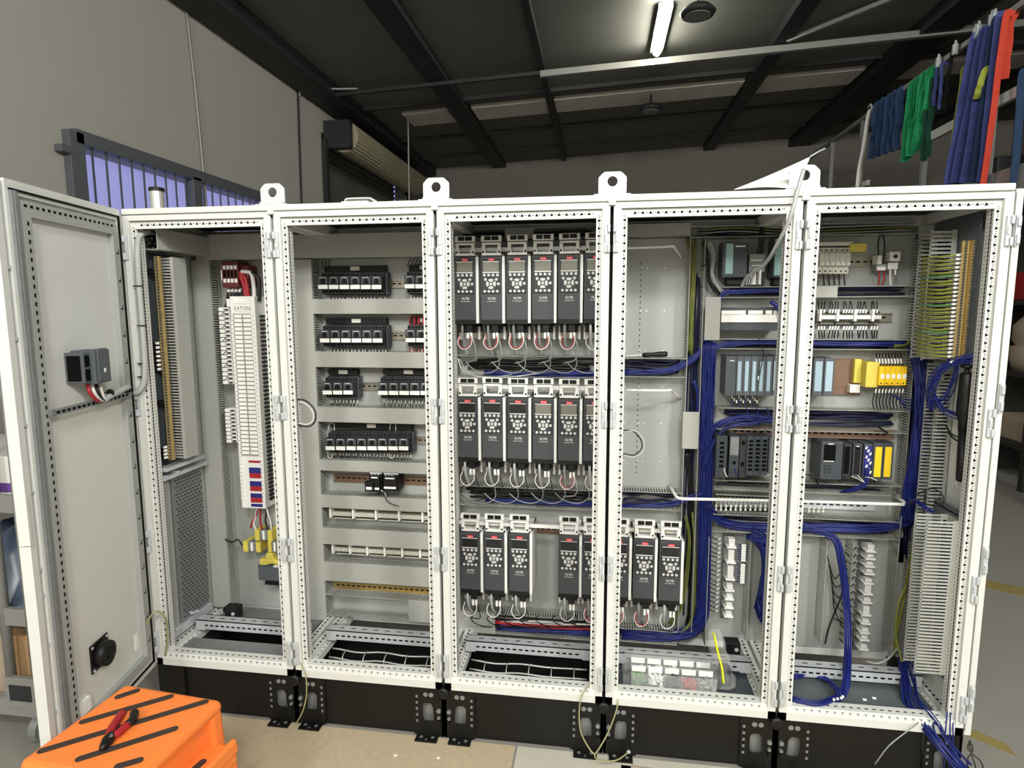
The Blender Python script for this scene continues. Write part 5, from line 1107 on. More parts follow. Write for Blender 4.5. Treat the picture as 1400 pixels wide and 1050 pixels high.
bun([(1186, 640, .315), (1185, 655, .315), (1180, 664, .32), (1165, 670, .34), (1150, 672, .37)], 9, .007, .0022, bluew, 'blue wires spilling from the stuffed module into the duct below', wob=.5)
for k_, (a, b, c_2, d_2) in enumerate(((1164, 651, 1180, 659), (1172, 650, 1182, 660), (1183, 652, 1199, 657))): loopw([(a, b), ((a+c_2)/2, (b+d_2)/2-1), (c_2, d_2)], .31, .0014, whitew, 'thin pale wire end below the stuffed module', 'pale wire ends below the stuffed module')
loopw([(1100, 648, .34), (1114, 652, .33), (1117, 660, .34), (1124, 666, .36)], .3, .003, blackw, 'black cable left below the large controller'); loopw([(1196, 580), (1204, 586), (1214, 592)], .36, .004, blackw, 'black cable tie lying on the duct above the yellow-fronted modules', None, 'cable_tie')
# terminal row with white screw posts
terminal_row(at(978, 688, .39).x, at(1064, 688, .39).x, at(1020, 690, .39).z, .0155, .075, .05, zincd, 'grey terminal row with pale posts behind the white rod in the empty-plate cabinet', y=YP)
for i in range(13):
    p = 979+i*6.7; c = MB(); a = at(p, 694.5, .385); c.lathe(a-Z*.011, Z, [(.004, 0), (.006, .003), (.003, .008), (.003, .014), (.006, .02), (.004, .024)], 8); solo(c, 'terminal_post', whitep, 'pale post of the terminal row behind the white rod', 'terminal post', 'pale terminal posts', smooth=True)
for i in range(4):
    p = 1106+i*6.5; c = MB(); a = at(p, 697, .385); c.lathe(a-Z*.011, Z, [(.004, 0), (.006, .003), (.003, .008), (.003, .014), (.006, .02), (.004, .024)], 8); solo(c, 'terminal_post', whitep, 'pale post behind the white rod in the yellow-relay cabinet', 'terminal post', 'pale terminal posts of the yellow-relay cabinet', smooth=True)
din(2.5, xr5-.06, at(1170, 691, YP).z, 'zinc rail behind the white rod in the yellow-relay cabinet', zinc)
# white sleeved row (second row of bay 5)
a, b = at(1118, 437, .40).x, at(1204, 437, .40).x; zc = at(1160, 434, .40).z
terminal_row(a, b, zc, .0062, .05, .045, zincd, 'grey terminal row with white markers in the second row of the yellow-relay cabinet', 10, m2=lightm); din(a-.02, xr5-.05, at(1190, 434, YP).z, 'zinc rail behind the white marked terminal row of the yellow-relay cabinet')
for i in range(22):
    if i % 5 == 3: continue
    p = 1119+i*3.8
    for py, d_ in ((424, -7), (447, 9)):
        ferrule_wire([at(p, py, .40), at(p+.4, py+d_*.6, .40), at(p+random.uniform(-2, 2), py+d_*1.7, .41)], .0022, blackw, 'wire %s the white marked terminal row of the yellow-relay cabinet' % ('above' if d_ < 0 else 'below'), 'wires %s the white marked terminal row' % ('above' if d_ < 0 else 'below'), .0, name='terminal_wire'); 
        c = MB(); p0 = at(p-1, py+4, .395); c.obox(p0, X*.005, Z*.014+X*.002, Y*.004); solo(c, 'wire_marker', paper, 'white marker %s the terminal row of the yellow-relay cabinet' % ('above' if d_ < 0 else 'below'), 'wire marker', 'white markers %s the terminal row of the yellow-relay cabinet' % ('above' if d_ < 0 else 'below'))
# silver terminal columns
def tcol(pxt, pyt, pxb_, pyb_, label, blocks, y=.37):
    p0, p1 = at(pxt, pyt, y), at(pxb_, pyb_, y); x = (p0.x+p1.x)/2; t = thing('terminal_column', (x, .4, p1.z), label, 'terminal strip'); L_ = p0.z-p1.z
    for fa, fb in blocks:
        n = max(1, int((fb-fa)*L_/.0062))
        for i in range(n):
            z = p0.z-L_*fa-i*.0062; c = MB(); c.box(x-.021, x+.021, .398, YP-.009, z-.005, z); c.box(x-.009, x+.014, y, .398, z-.005, z, 1); c.build('terminal', [zincd, lightm], t)
        c = MB(); z = p0.z-L_*fb; c.box(x-.016, x+.02, y-.006, YP-.009, z-.003, z+.003); c.build('end_bracket', whitep, t)
    return x, p0.z, p1.z
xx, za, zb = tcol(1000, 737, 995, 846, 'silver terminal column in the slotted frame of the empty-plate cabinet', [(0, .1), (.14, .29), (.34, .5), (.57, .64), (.69, .75), (.8, .86), (.91, .97)])
c = MB(); c.box(xx-.0175, xx+.0175, YP-.0085, YP-.001, zb-.03, za+.005); solo(c, 'mounting_rail', railz, 'upright rail behind the silver terminal column of the empty-plate cabinet', 'rail')
for i in range(17):
    z = za-.01-(za-zb-.01)*i/17; sp_ = random.uniform(-.004, .004)
    ferrule_wire([(xx-.034, .40, z), (xx-.05, .395, z-.006+sp_), (xx-.075, .41, z+.0)], .002, blackw, 'dark wire at the left of the silver terminal column, empty-plate cabinet', 'wires left of the empty-plate cabinet terminal column', .014, name='terminal_wire')
for i in range(16):
    if i == 7: continue
    z = za-.03-i*.0105; c = MB(); c.box(xx+.045, xx+.062, .385, .39, z-.004, z+.004); solo(c, 'wire_marker', paper, 'white marker at the right of the empty-plate cabinet terminal column', 'wire marker', 'white markers right of the empty-plate cabinet terminal column')
    loopw_ = MB(); loopw_.tube([(xx+.034, .40, z), (xx+.045, .3875, z), (xx+.075, .41, z-.004)], .002, 5); solo(loopw_, 'terminal_wire', bluew, 'blue wire at the right of the empty-plate cabinet terminal column', 'wire', 'wires right of the empty-plate cabinet terminal column')
xx, za, zb = tcol(1192, 745, 1178, 889, 'silver terminal column in the slotted frame of the yellow-relay cabinet', [(.0, .06), (.09, .13), (.16, .2), (.23, .27), (.32, .36), (.38, .46), (.5, .54), (.58, .66), (.7, .74), (.79, .83), (.86, .9), (.95, .99)])
c = MB(); c.box(xx-.0175, xx+.0175, YP-.0085, YP-.001, zb-.01, za+.005); solo(c, 'mounting_rail', railz, 'upright rail behind the silver terminal column of the yellow-relay cabinet', 'rail')
for i in range(14):
    z = za-.02-(za-zb-.01)*i/14
    ferrule_wire([(xx-.034, .40, z), (xx-.055, .395, z-.012), (xx-.078, .405, z+.002)], .0026, blackw, 'dark wire at the left of the silver terminal column, yellow-relay cabinet', 'wires left of the yellow-relay cabinet terminal column', .003, name='terminal_wire')
# ---------------------------------------------------------------- right side of bay 5
sp = MB(); sp.box(2.955, 2.96, .085, .36, 1.44, 1.93); sp.box(2.96, 2.99, .2, .36, 1.9, 1.93); solo(sp, 'side_plate', [slate], 'grey side plate carrying the brass bar in the yellow-relay cabinet', 'plate')
duct((2.9545, .205, 1.45), Z*.44, Y*.075, -X*.085, 'slotted duct on the upper side plate of the yellow-relay cabinet', None, pitch=.0135, fing=.0072)
duct((2.9915, .215, .45), Z*.985, Y*.07, -X*.06, 'slotted duct running down the side of the yellow-relay cabinet behind the hanging tool', None, pitch=.0125, fing=.0066)
duct((2.9545, .045, .385), Z*.545, Y*.075, -X*.105, 'wide slotted duct low on the side of the yellow-relay cabinet', None, pitch=.0118, fing=.0062)
sp = MB(); sp.box(2.955, 2.96, .03, .33, .36, .96); sp.box(2.955, 2.985, .03, .33, .94, .945); solo(sp, 'side_plate', slate, 'grey side plate low in the yellow-relay cabinet', 'plate')
busbar(2.925, 2.946, .118, .13, 1.455, 1.845, 40, 'brass earth bar at the right side of the yellow-relay cabinet')
busbar(2.947, 2.9545, .10, .13, 1.455, 1.845, 40, 'second brass bar against the right side plate')
for i in range(26):
    z = 1.80-i*.0132; m = gnyl if i % 7 != 5 else MATS['green_plastic']
    ferrule_wire([(2.924, .122, z), (2.91, .118, z-.001), (2.885, .15, z-.004+random.uniform(-.003, .003)), (2.872, .2, z-.002), (2.87, .25, z)], .0036, m, 'green-yellow wire with white sleeve on the right brass bar', 'wires on the right brass bar', .02, name='earth_wire')
# coil of blue wires looping out at the right post, tool, loose wires
bun([(1273, 560, .19), (1272, 535, .17), (1282, 512, .14), (1300, 499, .11), (1325, 491, .07), (1350, 494, .045)], 11, .016, .0022, bluew, 'blue wires arching over the black stick lamp to the right post')
bun([(1276, 540, .18), (1290, 560, .14), (1312, 570, .10), (1332, 571, .07), (1348, 566, .05)], 7, .014, .0021, bluew, 'blue wires looping under the black stick lamp handle to the right post')
bun([(1272, 550, .19), (1290, 545, .15), (1304, 520, .12), (1308, 500, .10)], 6, .014, .0021, bluew, 'blue wires looping at the left of the black stick lamp')
for i in range(5):
    c = MB(); p0 = at(1299+i*3.4, 496-i*.2, .10); c.obox(p0, X*.008, Z*.006+X*.004, Y*.005); solo(c, 'wire_marker', paper, 'white marker on the blue wires over the stick lamp', 'wire marker', 'white markers over the stick lamp')
loopw([(1294, 583, .13), (1302, 594, .1), (1318, 599, .08), (1336, 596, .06)], .1, .003, blackw, 'thin dark wire crossing the stick of the black lamp, upper one'); loopw([(1295, 590, .13), (1306, 601, .1), (1320, 604, .08), (1338, 588, .06)], .1, .003, blackw, 'thin dark wire crossing the stick of the black lamp, lower one')
for q in ((1327, 594), (1324, 602)):
    c = MB(); p0 = at(*q, .068); c.obox(p0, X*.016+Z*.006, Z*.006, Y*.004); solo(c, 'wire_marker', paper, 'white marker on a dark wire crossing the stick lamp', 'wire marker', 'white markers crossing the stick lamp')
tl = thing('stick_lamp', at(1325, 660, .075), 'black stick-shaped hand lamp with wire hook hanging in the yellow-relay cabinet', 'hand lamp')
A, B = at(1322, 510, .085), at(1313, 664, .085); ax = B-A; L_ = ax.length; u = ax/L_
c = MB(); c.lathe(A, ax, [(0, -.03), (.018, -.028), (.02, -.02), (.008, -.014), (.007, -.004), (.016, 0), (.02, .006), (.021, .06), (.024, .105), (.024, .13), (.017, .16), (.0155, .19)], 18); c.build('handle', black, tl, smooth=True)
c = MB(); c.lathe(A+u*.19, ax, [(0, 0), (.0145, .0), (.0145, L_-.215), (.012, L_-.205), (0, L_-.205)], 16); c.build('stick', plinthm, tl, smooth=True)
c = MB(); e = A+u*(L_-.012); s_d = X; c.tube(smoothp([e-X*.011-u*.004, e-X*.011+u*.012, e+u*.026, e+X*.011+u*.012, e+X*.011-u*.004], 5), .002, 6); c.build('hook', silver, tl, smooth=True)
loopw([(1250, 678, .18), (1275, 668, .15), (1290, 680, .13), (1282, 692, .13), (1262, 688, .16)], .1, .0026, blackw, 'black cable loop lying over the low side plate of the yellow-relay cabinet')
bun([(1243, 690, .30), (1250, 684, .2), (1262, 692, .15), (1276, 700, .12)], 9, .007, .0022, bluew, 'blue wires dropping into the wide low side duct')
bun([(1234, 895, .25), (1236, 930, .18), (1240, 960, .10), (1258, 985, .02), (1285, 1020, -.05), (1312, 1052, -.09)], 16, .012, .0024, bluew, 'blue wires spilling out of the yellow-relay cabinet over its bottom rail', wob=.5)
bun([(1240, 890, .24), (1244, 925, .18), (1252, 955, .1), (1275, 985, .0), (1290, 1010, -.04), (1325, 1050, -.08)], 8, .016, .0022, bluew, 'loose blue wires beside the spill at the bottom right rail', wob=.7)
for k_, pts in enumerate(([(1297, 955, .06), (1294, 985, -.01), (1292, 1010, -.02), (1290, 1050, -.03)], [(1300, 955, .06), (1299, 990, -.01), (1298, 1050, -.03)], [(1302, 960, .06), (1303, 1000, -.01), (1302, 1050, -.03)])): loopw(pts, .1, .0022, bluew, ['left', 'middle', 'right'][k_]+' one of three single blue wires hanging over the bottom right rail')
loopw([(1256, 988, -.01), (1240, 1000, -.03), (1215, 1020, -.05), (1196, 1045, -.06)], .1, .0022, zincd, 'single grey wire trailing left across the black plinth of the yellow-relay cabinet')
for k_ in range(3): loopw([(1326, 1012, -.01), (1330-k_*3, 1025, -.03), (1322+k_*9, 1040, -.05), (1326+k_*10, 1055, -.06)], .1, .0022, blackw, 'dark wire trailing past the right bottom corner of the yellow-relay cabinet', 'dark wires at the right bottom corner')
bun([(1240, 800, .30), (1228, 830, .28), (1226, 870, .26), (1234, 905, .22)], 5, .006, .0022, gnyl, 'green-yellow strand beside the wide low side duct'); loopw([(1184, 904, .27), (1200, 907, .25), (1215, 900, .26), (1228, 885, .3)], .1, .004, greyc, 'pale cable curling on the floor rail beside the wide low side duct')
for k_, q in enumerate(((1182, 957), (1195, 955), (1166, 966), (1152, 972))):
    c = MB(); p0 = atz(q[0], q[1], .2345); c.box(p0.x-.006, p0.x+.006, p0.y-.004, p0.y+.004, .2345, .238); solo(c, 'paper_scrap', paper, ['tiny white scrap on the yellow-relay cabinet floor, left of the topmost pair', 'tiny white scrap on the yellow-relay cabinet floor, right of the topmost pair', 'tiny white scrap nearer the blue coil on the cabinet floor', 'tiny white scrap nearest the bottom rail of the yellow-relay cabinet'][k_], 'scrap', 'white scraps on the cabinet floor')
# ---------------------------------------------------------------- compartment box and bag in bay 4
z0 = .234
P = [atz(*q, z0+.08) for q in [(866, 915), (972, 926), (988, 966), (868, 955)]]
bx = thing('compartment_box', (2.0, .14, z0), 'clear compartment box of small parts on the empty-plate cabinet floor', 'parts box')
xa, xb, ya, yb = 1.90, 2.205, .058, .17
c = MB(); c.box(xa, xb, ya, yb, z0, z0+.004)
for i in range(6): x = xa+(xb-xa)*i/5; c.box(x-.0012, x+.0012, ya, yb, z0, z0+.06)
for y in (ya, (ya+yb)/2, yb): c.box(xa, xb, y-.0012, y+.0012, z0, z0+.06)
c.build('tray', MATS['clear_plastic'], bx)
cols = [greenp, lightm, charcoal, redw, zincd]
for i in range(5):
    for j in range(2):
        x0_ = xa+(xb-xa)*i/5; y0_ = ya+(yb-ya)*j/2; c = MB()
        for k_ in range(26):
            qx, qy, qz = random.uniform(x0_+.008, x0_+.053), random.uniform(y0_+.008, y0_+.046), random.uniform(z0+.006, z0+.035); d_ = Vector((random.uniform(-1, 1), random.uniform(-1, 1), random.uniform(-.4, .4))).normalized()*.008; c.cyl(Vector((qx, qy, qz))-d_, Vector((qx, qy, qz))+d_, .0055, 6)
        o = c.build('small_parts', cols[i] if j == 0 else [ivory, lightm, ivory, zincd, charcoal][i], bx); o['kind'] = 'stuff'
        c = MB(); c.box(x0_+.005, x0_+.056, y0_+.05, y0_+.0515, z0+.036, z0+.058); c.build('label', paper, bx)
c = MB(); c.box(xa-.02, xb+.004, yb+.004, yb+.01, z0, z0+.075); c.box(xa-.03, xa-.004, ya, yb, z0, z0+.05); c.build('lid', clear, bx)
bg = MB(); q0 = Vector((2.215, .10, z0)); rings = []
for j in range(9):
    t_ = j/8; r_ = .045*(1-.5*t_)+.006*math.sin(j*2.3); rings.append((r_, t_*.20))
bg.lathe(q0+Vector((.03, .03, 0)), Vector((-.18, .12, 1)), rings, 11)
for i in range(len(bg.v)): bg.v[i] += Vector((random.uniform(-.006, .006), random.uniform(-.006, .006), 0))
bt = thing('plastic_bag', q0, 'clear plastic bag with a bright yellow strip standing beside the compartment box', 'bag'); bg.build('film', clear, bt)
c = MB(); c.tube(smoothp([q0+Vector((-.02, -.005, .215)), q0+Vector((-.005, -.005, .15)), q0+Vector((.012, 0, .09)), q0+Vector((.02, 0, .03))]), .01, flat=(.03, .006)); c.build('yellow_strip', mat('lime_yellow', (224, 232, 30), .5), bt)
c = MB(); c.box(q0.x+.012, q0.x+.05, .11, .16, z0, z0+.07); c.build('dark_content', charcoal, bt, bevel=.006)
# earth wires hanging over the plinths
loopw([(411, 905, .0), (418, 925, -.015), (419, 950, -.02), (414, 972, -.03), (405, 989, -.035)], 0, .0026, earthm, 'thin earth wire hanging down between the first and breaker cabinets', None, 'earth_wire')
loopw([(808, 935, .02), (797, 948, -.015), (792, 970, -.02), (794, 1000, -.03), (806, 1024, -.05), (814, 1032, -.06)], 0, .0026, earthm, 'left earth wire hanging from the drive cabinet rail to the floor', None, 'earth_wire')
loopw([(845, 950, .01), (843, 970, -.015), (832, 1000, -.03), (820, 1022, -.05), (813, 1033, -.06), (820, 1040, -.08), (840, 1040, -.08), (852, 1034, -.05), (858, 1029, -.03)], 0, .0026, earthm, 'right earth wire looping from the empty-plate cabinet rail to a ring lug', None, 'earth_wire')
c = MB(); p0 = at(859.5, 1028, -.03); c.lathe(p0-Y*.001, Y, [(.004, 0), (.007, 0), (.007, .002), (.004, .002)], 12); solo(c, 'ring_lug', zinc, 'small metal ring lug at the end of the right earth wire', 'lug')
# ---------------------------------------------------------------- floor pieces
def sheet(pix, label, m, name, z=.0, t=.004):
    c = MB(); pts = [atz(*q, z) for q in pix]; c.prism([Vector((p.x, p.y, z+.0006)) for p in pts], Z*t); return solo(c, name, m, label, 'floor sheet')
c = MB(); c.prism([(-.12, -.0, .0002), (.59, -.002, .0002), (1.475, -.004, .0002), (1.482, -.9, .0002), (-.12, -.9, .0002)], Z*.0006); solo(c, 'fibreboard_sheet', card, 'brown fibreboard sheet on the floor in front of the cabinets', 'floor sheet')
c = MB(); c.prism([(1.484, -.004, .0002), (2.42, -.004, .0002), (2.42, -.06, .0002), (1.9, -.04, .0002), (1.86, -.9, .0002), (1.484, -.9, .0002)], Z*.0006); solo(c, 'pale_board', concl, 'pale cream board on the floor under the middle cabinet', 'floor sheet')
c = MB(); c.prism([(1.865, -.045, .0002), (2.9, -.065, .0002), (2.9, -.9, .0002), (1.865, -.9, .0002)], Z*.0006); solo(c, 'fibreboard_sheet', card, 'brown fibreboard sheet under the fourth cabinet at the lower picture edge', 'floor sheet')
c = MB(); c.prism([(3.62, 1.9, 0), (6.6, .154, 0), (6.66, .274, 0), (3.68, 2.02, 0)], Z*.0012); c.prism([(3.14, .40, 0), (3.3, .27, 0), (3.3, .2, 0), (3.14, .33, 0)], Z*.0012); struct(c, 'floor_marking', yline)
for k_, (x, y) in enumerate(((1.04, -.12), (1.2, -.11))):
    c = MB(); c.box(x, x+.012, y, y+.008, .001, .003); solo(c, 'paper_scrap', paper, ['small white scrap on the brown sheet, left of two', 'small white scrap on the brown sheet, right of two'][k_], 'scrap', 'white scraps on the brown sheet')
# ---------------------------------------------------------------- orange step stool (local axes: u along the picture's left-right, v towards the camera)
zt = .45
Q = [atz(172, 934, zt), atz(303, 956, zt), atz(26, 1040, zt)]
o0 = Q[0]; U = (Q[1]-Q[0]); V = (Q[2]-Q[0]); U.z = V.z = 0
st = thing('step_stool', (o0+U/2+V/2)*1.0-Z*zt, 'bright orange plastic step stool with dark grip strips in the foreground', 'step stool')
def sp_(u, v, z): return Vector((o0.x+U.x*u+V.x*v, o0.y+U.y*u+V.y*v, z))
ex = .06
def frust(c, u0, u1, v0, v1, z0, z1, e, m=0, thick=0):
    a = [sp_(u0-e, v0-e, z0), sp_(u1+e, v0-e, z0), sp_(u1+e, v1+e, z0), sp_(u0-e, v1+e, z0)]; b = [sp_(u0, v0, z1), sp_(u1, v0, z1), sp_(u1, v1, z1), sp_(u0, v1, z1)]
    n = (a[1]-a[0]).cross(a[3]-a[0]).z; fs = [(0, 3, 2, 1), (4, 5, 6, 7), (0, 1, 5, 4), (1, 2, 6, 5), (2, 3, 7, 6), (3, 0, 4, 7)]
    if n < 0: fs = [f[::-1] for f in fs]
    c.add(a+b, fs, m)
c = MB(); frust(c, 0, 1, 0, 1, zt-.035, zt, .012); c.build('top_step', orange, st, bevel=.014)
c = MB(); a_ = [sp_(-.012, -.012, zt-.036), sp_(-.012, 1.012, zt-.036)]
for v0, v1 in ((-.012, .13), (.87, 1.012)): 
    for u0, u1 in ((-.012, .10), (.82, .99)):
        b = [sp_(u0-.05, v0-.05*(1 if v0 < .5 else -1)+(0), 0), sp_(u1-.03 if u0 < .5 else u1+.04, v0-.05*(1 if v0 < .5 else -1), 0), sp_(u1-.03 if u0 < .5 else u1+.04, v1+(-.05 if v0 < .5 else .05), 0), sp_(u0-.05, v1+(-.05 if v0 < .5 else .05), 0)]
        t_ = [sp_(u0, v0, zt-.03), sp_(u1, v0, zt-.03), sp_(u1, v1, zt-.03), sp_(u0, v1, zt-.03)]; n = (b[1]-b[0]).cross(b[3]-b[0]).z; fs = [(0, 3, 2, 1), (4, 5, 6, 7), (0, 1, 5, 4), (1, 2, 6, 5), (2, 3, 7, 6), (3, 0, 4, 7)]
        lg = MB(); lg.add(b+t_, [f[::-1] for f in fs] if n < 0 else fs); lg.build('leg', orange, st, bevel=.012)
c = MB(); frust(c, .80, .95, .1, .9, .30, zt-.03, .0); c.build('riser', orange, st, bevel=.008)
c = MB(); frust(c, .86, 1.16, .06, .99, .27, .322, .012); frust(c, 1.12, 1.17, .05, 1.0, .30, .345, .012); c.build('lower_step', orange, st, bevel=.012)
for v0, v1 in ((.04, .2), (.86, 1.0)):
    lg = MB(); frust(lg, 1.0, 1.15, v0, v1, 0, .29, .05); lg.build('leg', orange, st, bevel=.01)
def strip(pa, pb, z, wd=.022):
    a, b = atz(*pa, z), atz(*pb, z); d = (b-a).normalized(); n = Vector((-d.y, d.x, 0)); P = []
    for k_ in range(9): an = PI/2+PI*k_/8; P.append(a+(d*math.cos(an)+n*math.sin(an))*wd/2)
    for k_ in range(9): an = -PI/2+PI*k_/8; P.append(b+(d*math.cos(an)+n*math.sin(an))*wd/2)
    c = MB(); c.prism([q+Z*.0002 for q in P], Z*.002); c.build('grip_strip', tread, st)
for a, b in (((162, 953), (186, 945)), ((114, 987), (232, 953)), ((57, 1027), (280, 960)), ((109, 1038), (238, 997)), ((162, 1048), (190, 1040))): strip(a, b, zt)
strip((262, 1055), (277, 1042), .3225)
# pliers
pl = thing('pliers', atz(160, 1000, zt), 'pliers with dark red handles lying on the orange step stool', 'pliers')
def zz(px_, py_, h=.012): return atz(px_, py_, zt+h)
c = MB(); c.tube(smoothp([zz(168, 974), zz(158, 988), zz(151, 1000), zz(148, 1008)], 5), [.011]*4+[.0115]*8+[.009]*4, 10); c.build('handle', redw, pl, smooth=True)
c = MB(); c.tube(smoothp([zz(174, 991), zz(162, 1002), zz(154, 1007)], 5), .0105, 10); c.build('handle', redw, pl, smooth=True)
c = MB(); c.tube(smoothp([zz(184, 974), zz(182, 983), zz(174, 991)], 5), .0115, 10); c.build('grip_end', blackw, pl, smooth=True)
c = MB(); a, b = zz(153, 1005), zz(138, 1025); c.tube([a, a.lerp(b, .4), a.lerp(b, .75), b], [.013, .016, .011, .005], 10); c.build('jaws', plinthm, pl, smooth=True)
c = MB(); m_ = zz(151, 1007, .022); c.cyl(m_, m_+Z*.004, .006, 10); c.build('pivot', zincd, pl)
# ---------------------------------------------------------------- steel trolley behind the door
yT = -.25
def tp(px_, py_, y=yT): return at(px_, py_, y)
tx1 = tp(46, 880).x; tx0 = tx1-.55
tr = thing('shelf_trolley', ((tx0+tx1)/2, yT+.25, 0), 'grey steel shelf trolley on castors behind the open door', 'trolley')
for x, y in ((tx1, yT), (tx1-.11, yT+.0), (tx0, yT), (tx1, yT+.5), (tx0, yT+.5)):
    c = MB(); c.cyl((x, y, .16), (x, y, 1.7), .017, 12); c.build('post', steelt, tr, smooth=True)
for z in (.14, .50, .93, 1.35):
    c = MB(); c.box(tx0, tx1, yT, yT+.5, z, z+.025); c.box(tx0, tx1+.012, yT-.012, yT+.004, z-.02, z+.045); c.box(tx1-.004, tx1+.012, yT, yT+.5, z-.02, z+.045); c.build('shelf', steelt, tr)
c = MB(); c.box(tx1-.12, tx1+.02, yT-.02, yT-.004, .16, .28); c.box(tx1-.10, tx1-.01, yT-.024, yT-.02, .19, .25, 1); c.build('corner_bracket', [steelt, steeld], tr)
for x, y in ((tx1-.02, yT+.03), (tx0+.04, yT+.03), (tx1-.02, yT+.46), (tx0+.04, yT+.46)):
    c = MB(); c.cyl((x-.016, y, .06), (x+.016, y, .06), .06, 16); c.build('castor', zincd, tr); c = MB(); c.box(x-.022, x+.022, y-.03, y+.03, .1, .14); c.build('castor_fork', steelt, tr)
c = MB(); c.box(tx1-.42, tx1-.05, yT+.06, yT+.4, .53, .53+.0); 
def boxon(x0, x1, z0, z1, m, label, name='cardboard_box', cat='box', y0=yT+.05, y1=yT+.4, bev=.004):
    t = thing(name, ((x0+x1)/2, (y0+y1)/2, z0), label, cat); c = MB(); c.box(x0, x1, y0, y1, z0, z1); c.build('body', m, t, bevel=bev); return t
t = boxon(tx1-.38, tx1-.06, .1655, .40, kraft, 'brown cardboard box on the lowest shelf of the trolley'); c = MB(); c.box(tx1-.25, tx1-.19, yT+.0485, yT+.05, .167, .40); c.box(tx1-.25, tx1-.19, yT+.05, yT+.4, .40, .4012); c.build('tape', beige, t)
t = boxon(tx1-.5, tx1-.06, .9555, 1.1, whitep, 'white carton with a purple band on the trolley shelf', 'carton'); c = MB(); c.box(tx1-.5, tx1-.0599, yT+.0485, yT+.05, .965, 1.0); c.build('purple_band', purple, t)
random.seed(3)
def crumple(x0, x1, y0, y1, z0, z1, m, label, name='film_pile'):
    c = MB(); N_, M_ = 10, 7
    vs = []
    for i in range(N_+1):
        for j in range(M_+1):
            u, v = i/N_, j/M_; e = min(1, 4*min(u, 1-u))*min(1, 4*min(v, 1-v)); vs.append((x0+(x1-x0)*u, y0+(y1-y0)*v, z0+(z1-z0)*e*(.6+.4*random.random())))
    c.add(vs, [[i*(M_+1)+j, (i+1)*(M_+1)+j, (i+1)*(M_+1)+j+1, i*(M_+1)+j+1] for i in range(N_) for j in range(M_)]); c.box(x0, x1, y0, y1, z0, z0+.004); return solo(c, name, m, label, 'plastic film', smooth=True)
crumple(tx1-.5, tx1-.05, yT+.03, yT+.45, .526, .80, bulkblue, 'heap of bluish plastic film on the middle shelf of the trolley')
# ---------------------------------------------------------------- mezzanine with hanging slings on the right
XM = 5.2
zf = 2.78
mz = thing('mezzanine', (XM+1.6, 5.0, 0), 'dark steel mezzanine with handrail behind the cabinets on the right', 'mezzanine')
c = MB(); c.box(XM, 8.9, 2.2, 10.3, zf-.18, zf); c.build('deck', darkst, mz)
c = MB(); c.box(XM-.03, XM, 2.2, 10.3, zf-.2, zf+.02); c.build('edge_beam', steelt, mz)
ztop, zmid = 4.13, 3.42
for nm_, z, hh in (('top_rail', ztop, .05), ('middle_rail', zmid, .09)):
    c = MB(); 
    if nm_ == 'top_rail': c.box(XM-.025, XM+.025, 2.2, 10.3, z-hh/2, z+hh/2)
    else: c.box(XM-.02, XM+.02, 2.2, 5.75, z-hh/2, z+hh/2); c.box(XM-.02, XM+.02, 6.7, 10.3, z-hh/2-.16, z+hh/2-.18)
    c.build(nm_, railg if nm_ == 'middle_rail' else steelt, mz)
for y in (2.6, 3.35, 4.15, 5.3, 7.0, 8.1, 9.4):
    c = MB(); c.box(XM-.025, XM+.025, y-.025, y+.025, zf-.2, ztop); c.build('rail_post', steelt, mz)
for y in (3.0, 6.4, 9.8):
    c = MB(); c.box(XM+.02, XM+.16, y-.07, y+.07, 0, zf-.18); c.build('column', steeld, mz)
c = MB()
for y in (3.4, 4.4): c.beam((XM+.05, y, zf), (XM+.05, y, 5.0-.26), .05, .05)
c.beam((XM+.05, 4.4, 4.62), (XM+.05, 3.0, 4.62), .05, .05); c.build('upper_frame', steelt, mz)
# stacked dim crates on the deck behind the rail
for k_, (y0, y1, x0_, h, m) in enumerate(((2.5, 3.3, XM+.5, 1.1, darkst), (3.6, 4.6, XM+.6, .42, backp), (4.9, 5.8, XM+.5, .36, steeld), (6.0, 6.6, XM+.6, .5, backp))):
    c = MB(); c.box(x0_, x0_+.8, y0, y1, zf+.0005, zf+h); solo(c, 'storage_crate', m, ['dark tall crate on the mezzanine nearest the picture edge', 'grey low crate on the mezzanine behind the indigo straps', 'dark low crate on the mezzanine behind the green sling', 'grey crate on the mezzanine behind the white strap'][k_], 'crate', bevel=.01)
# slings: folded webbing hung over the top rail
def sling(pxs, pt, pb, w, m, label, x=XM-.045, th=.008, jit=3, cat='sling', bow=0, mid=None):
    c = MB()
    for k_, p in enumerate(pxs):
        ptk = pt[k_] if isinstance(pt, (list, tuple)) else pt; pbk = pb[k_] if isinstance(pb, (list, tuple)) else pb
        off = -.010*(k_ % 3); pts = []
        for j in range(7):
            t_ = j/6; pxx = p[0]+(p[1]-p[0])*t_+(random.uniform(-jit, jit) if 0 < j < 6 else 0); q = atx(pxx, ptk+(pbk-ptk)*t_, x+off-.015*math.sin(t_*PI)); pts.append(q)
        c.tube(smoothp([pts[0]+X*.06+Z*.0]+[pts[0]+Z*.012+X*.03]+pts, 3), .01, flat=(th, w), upv=(1, 0, 0))
    return solo(c, 'webbing_sling', m, label, cat, smooth=False)
sling([((1232-k_*8), (1226-k_*9)) for k_ in range(5)], [124+k_*5 for k_ in range(5)], [205+k_*3 for k_ in range(5)], .09, slingb, 'bunch of dark navy webbing hanging on the mezzanine rail, left of the green one', jit=2.5)
sling([((1280-k_*8), (1252-k_*4)) for k_ in range(5)], [92+k_*6 for k_ in range(5)], [205+k_*4 for k_ in range(5)], .085, slingg, 'bunch of bright green webbing hanging on the mezzanine rail', jit=3)
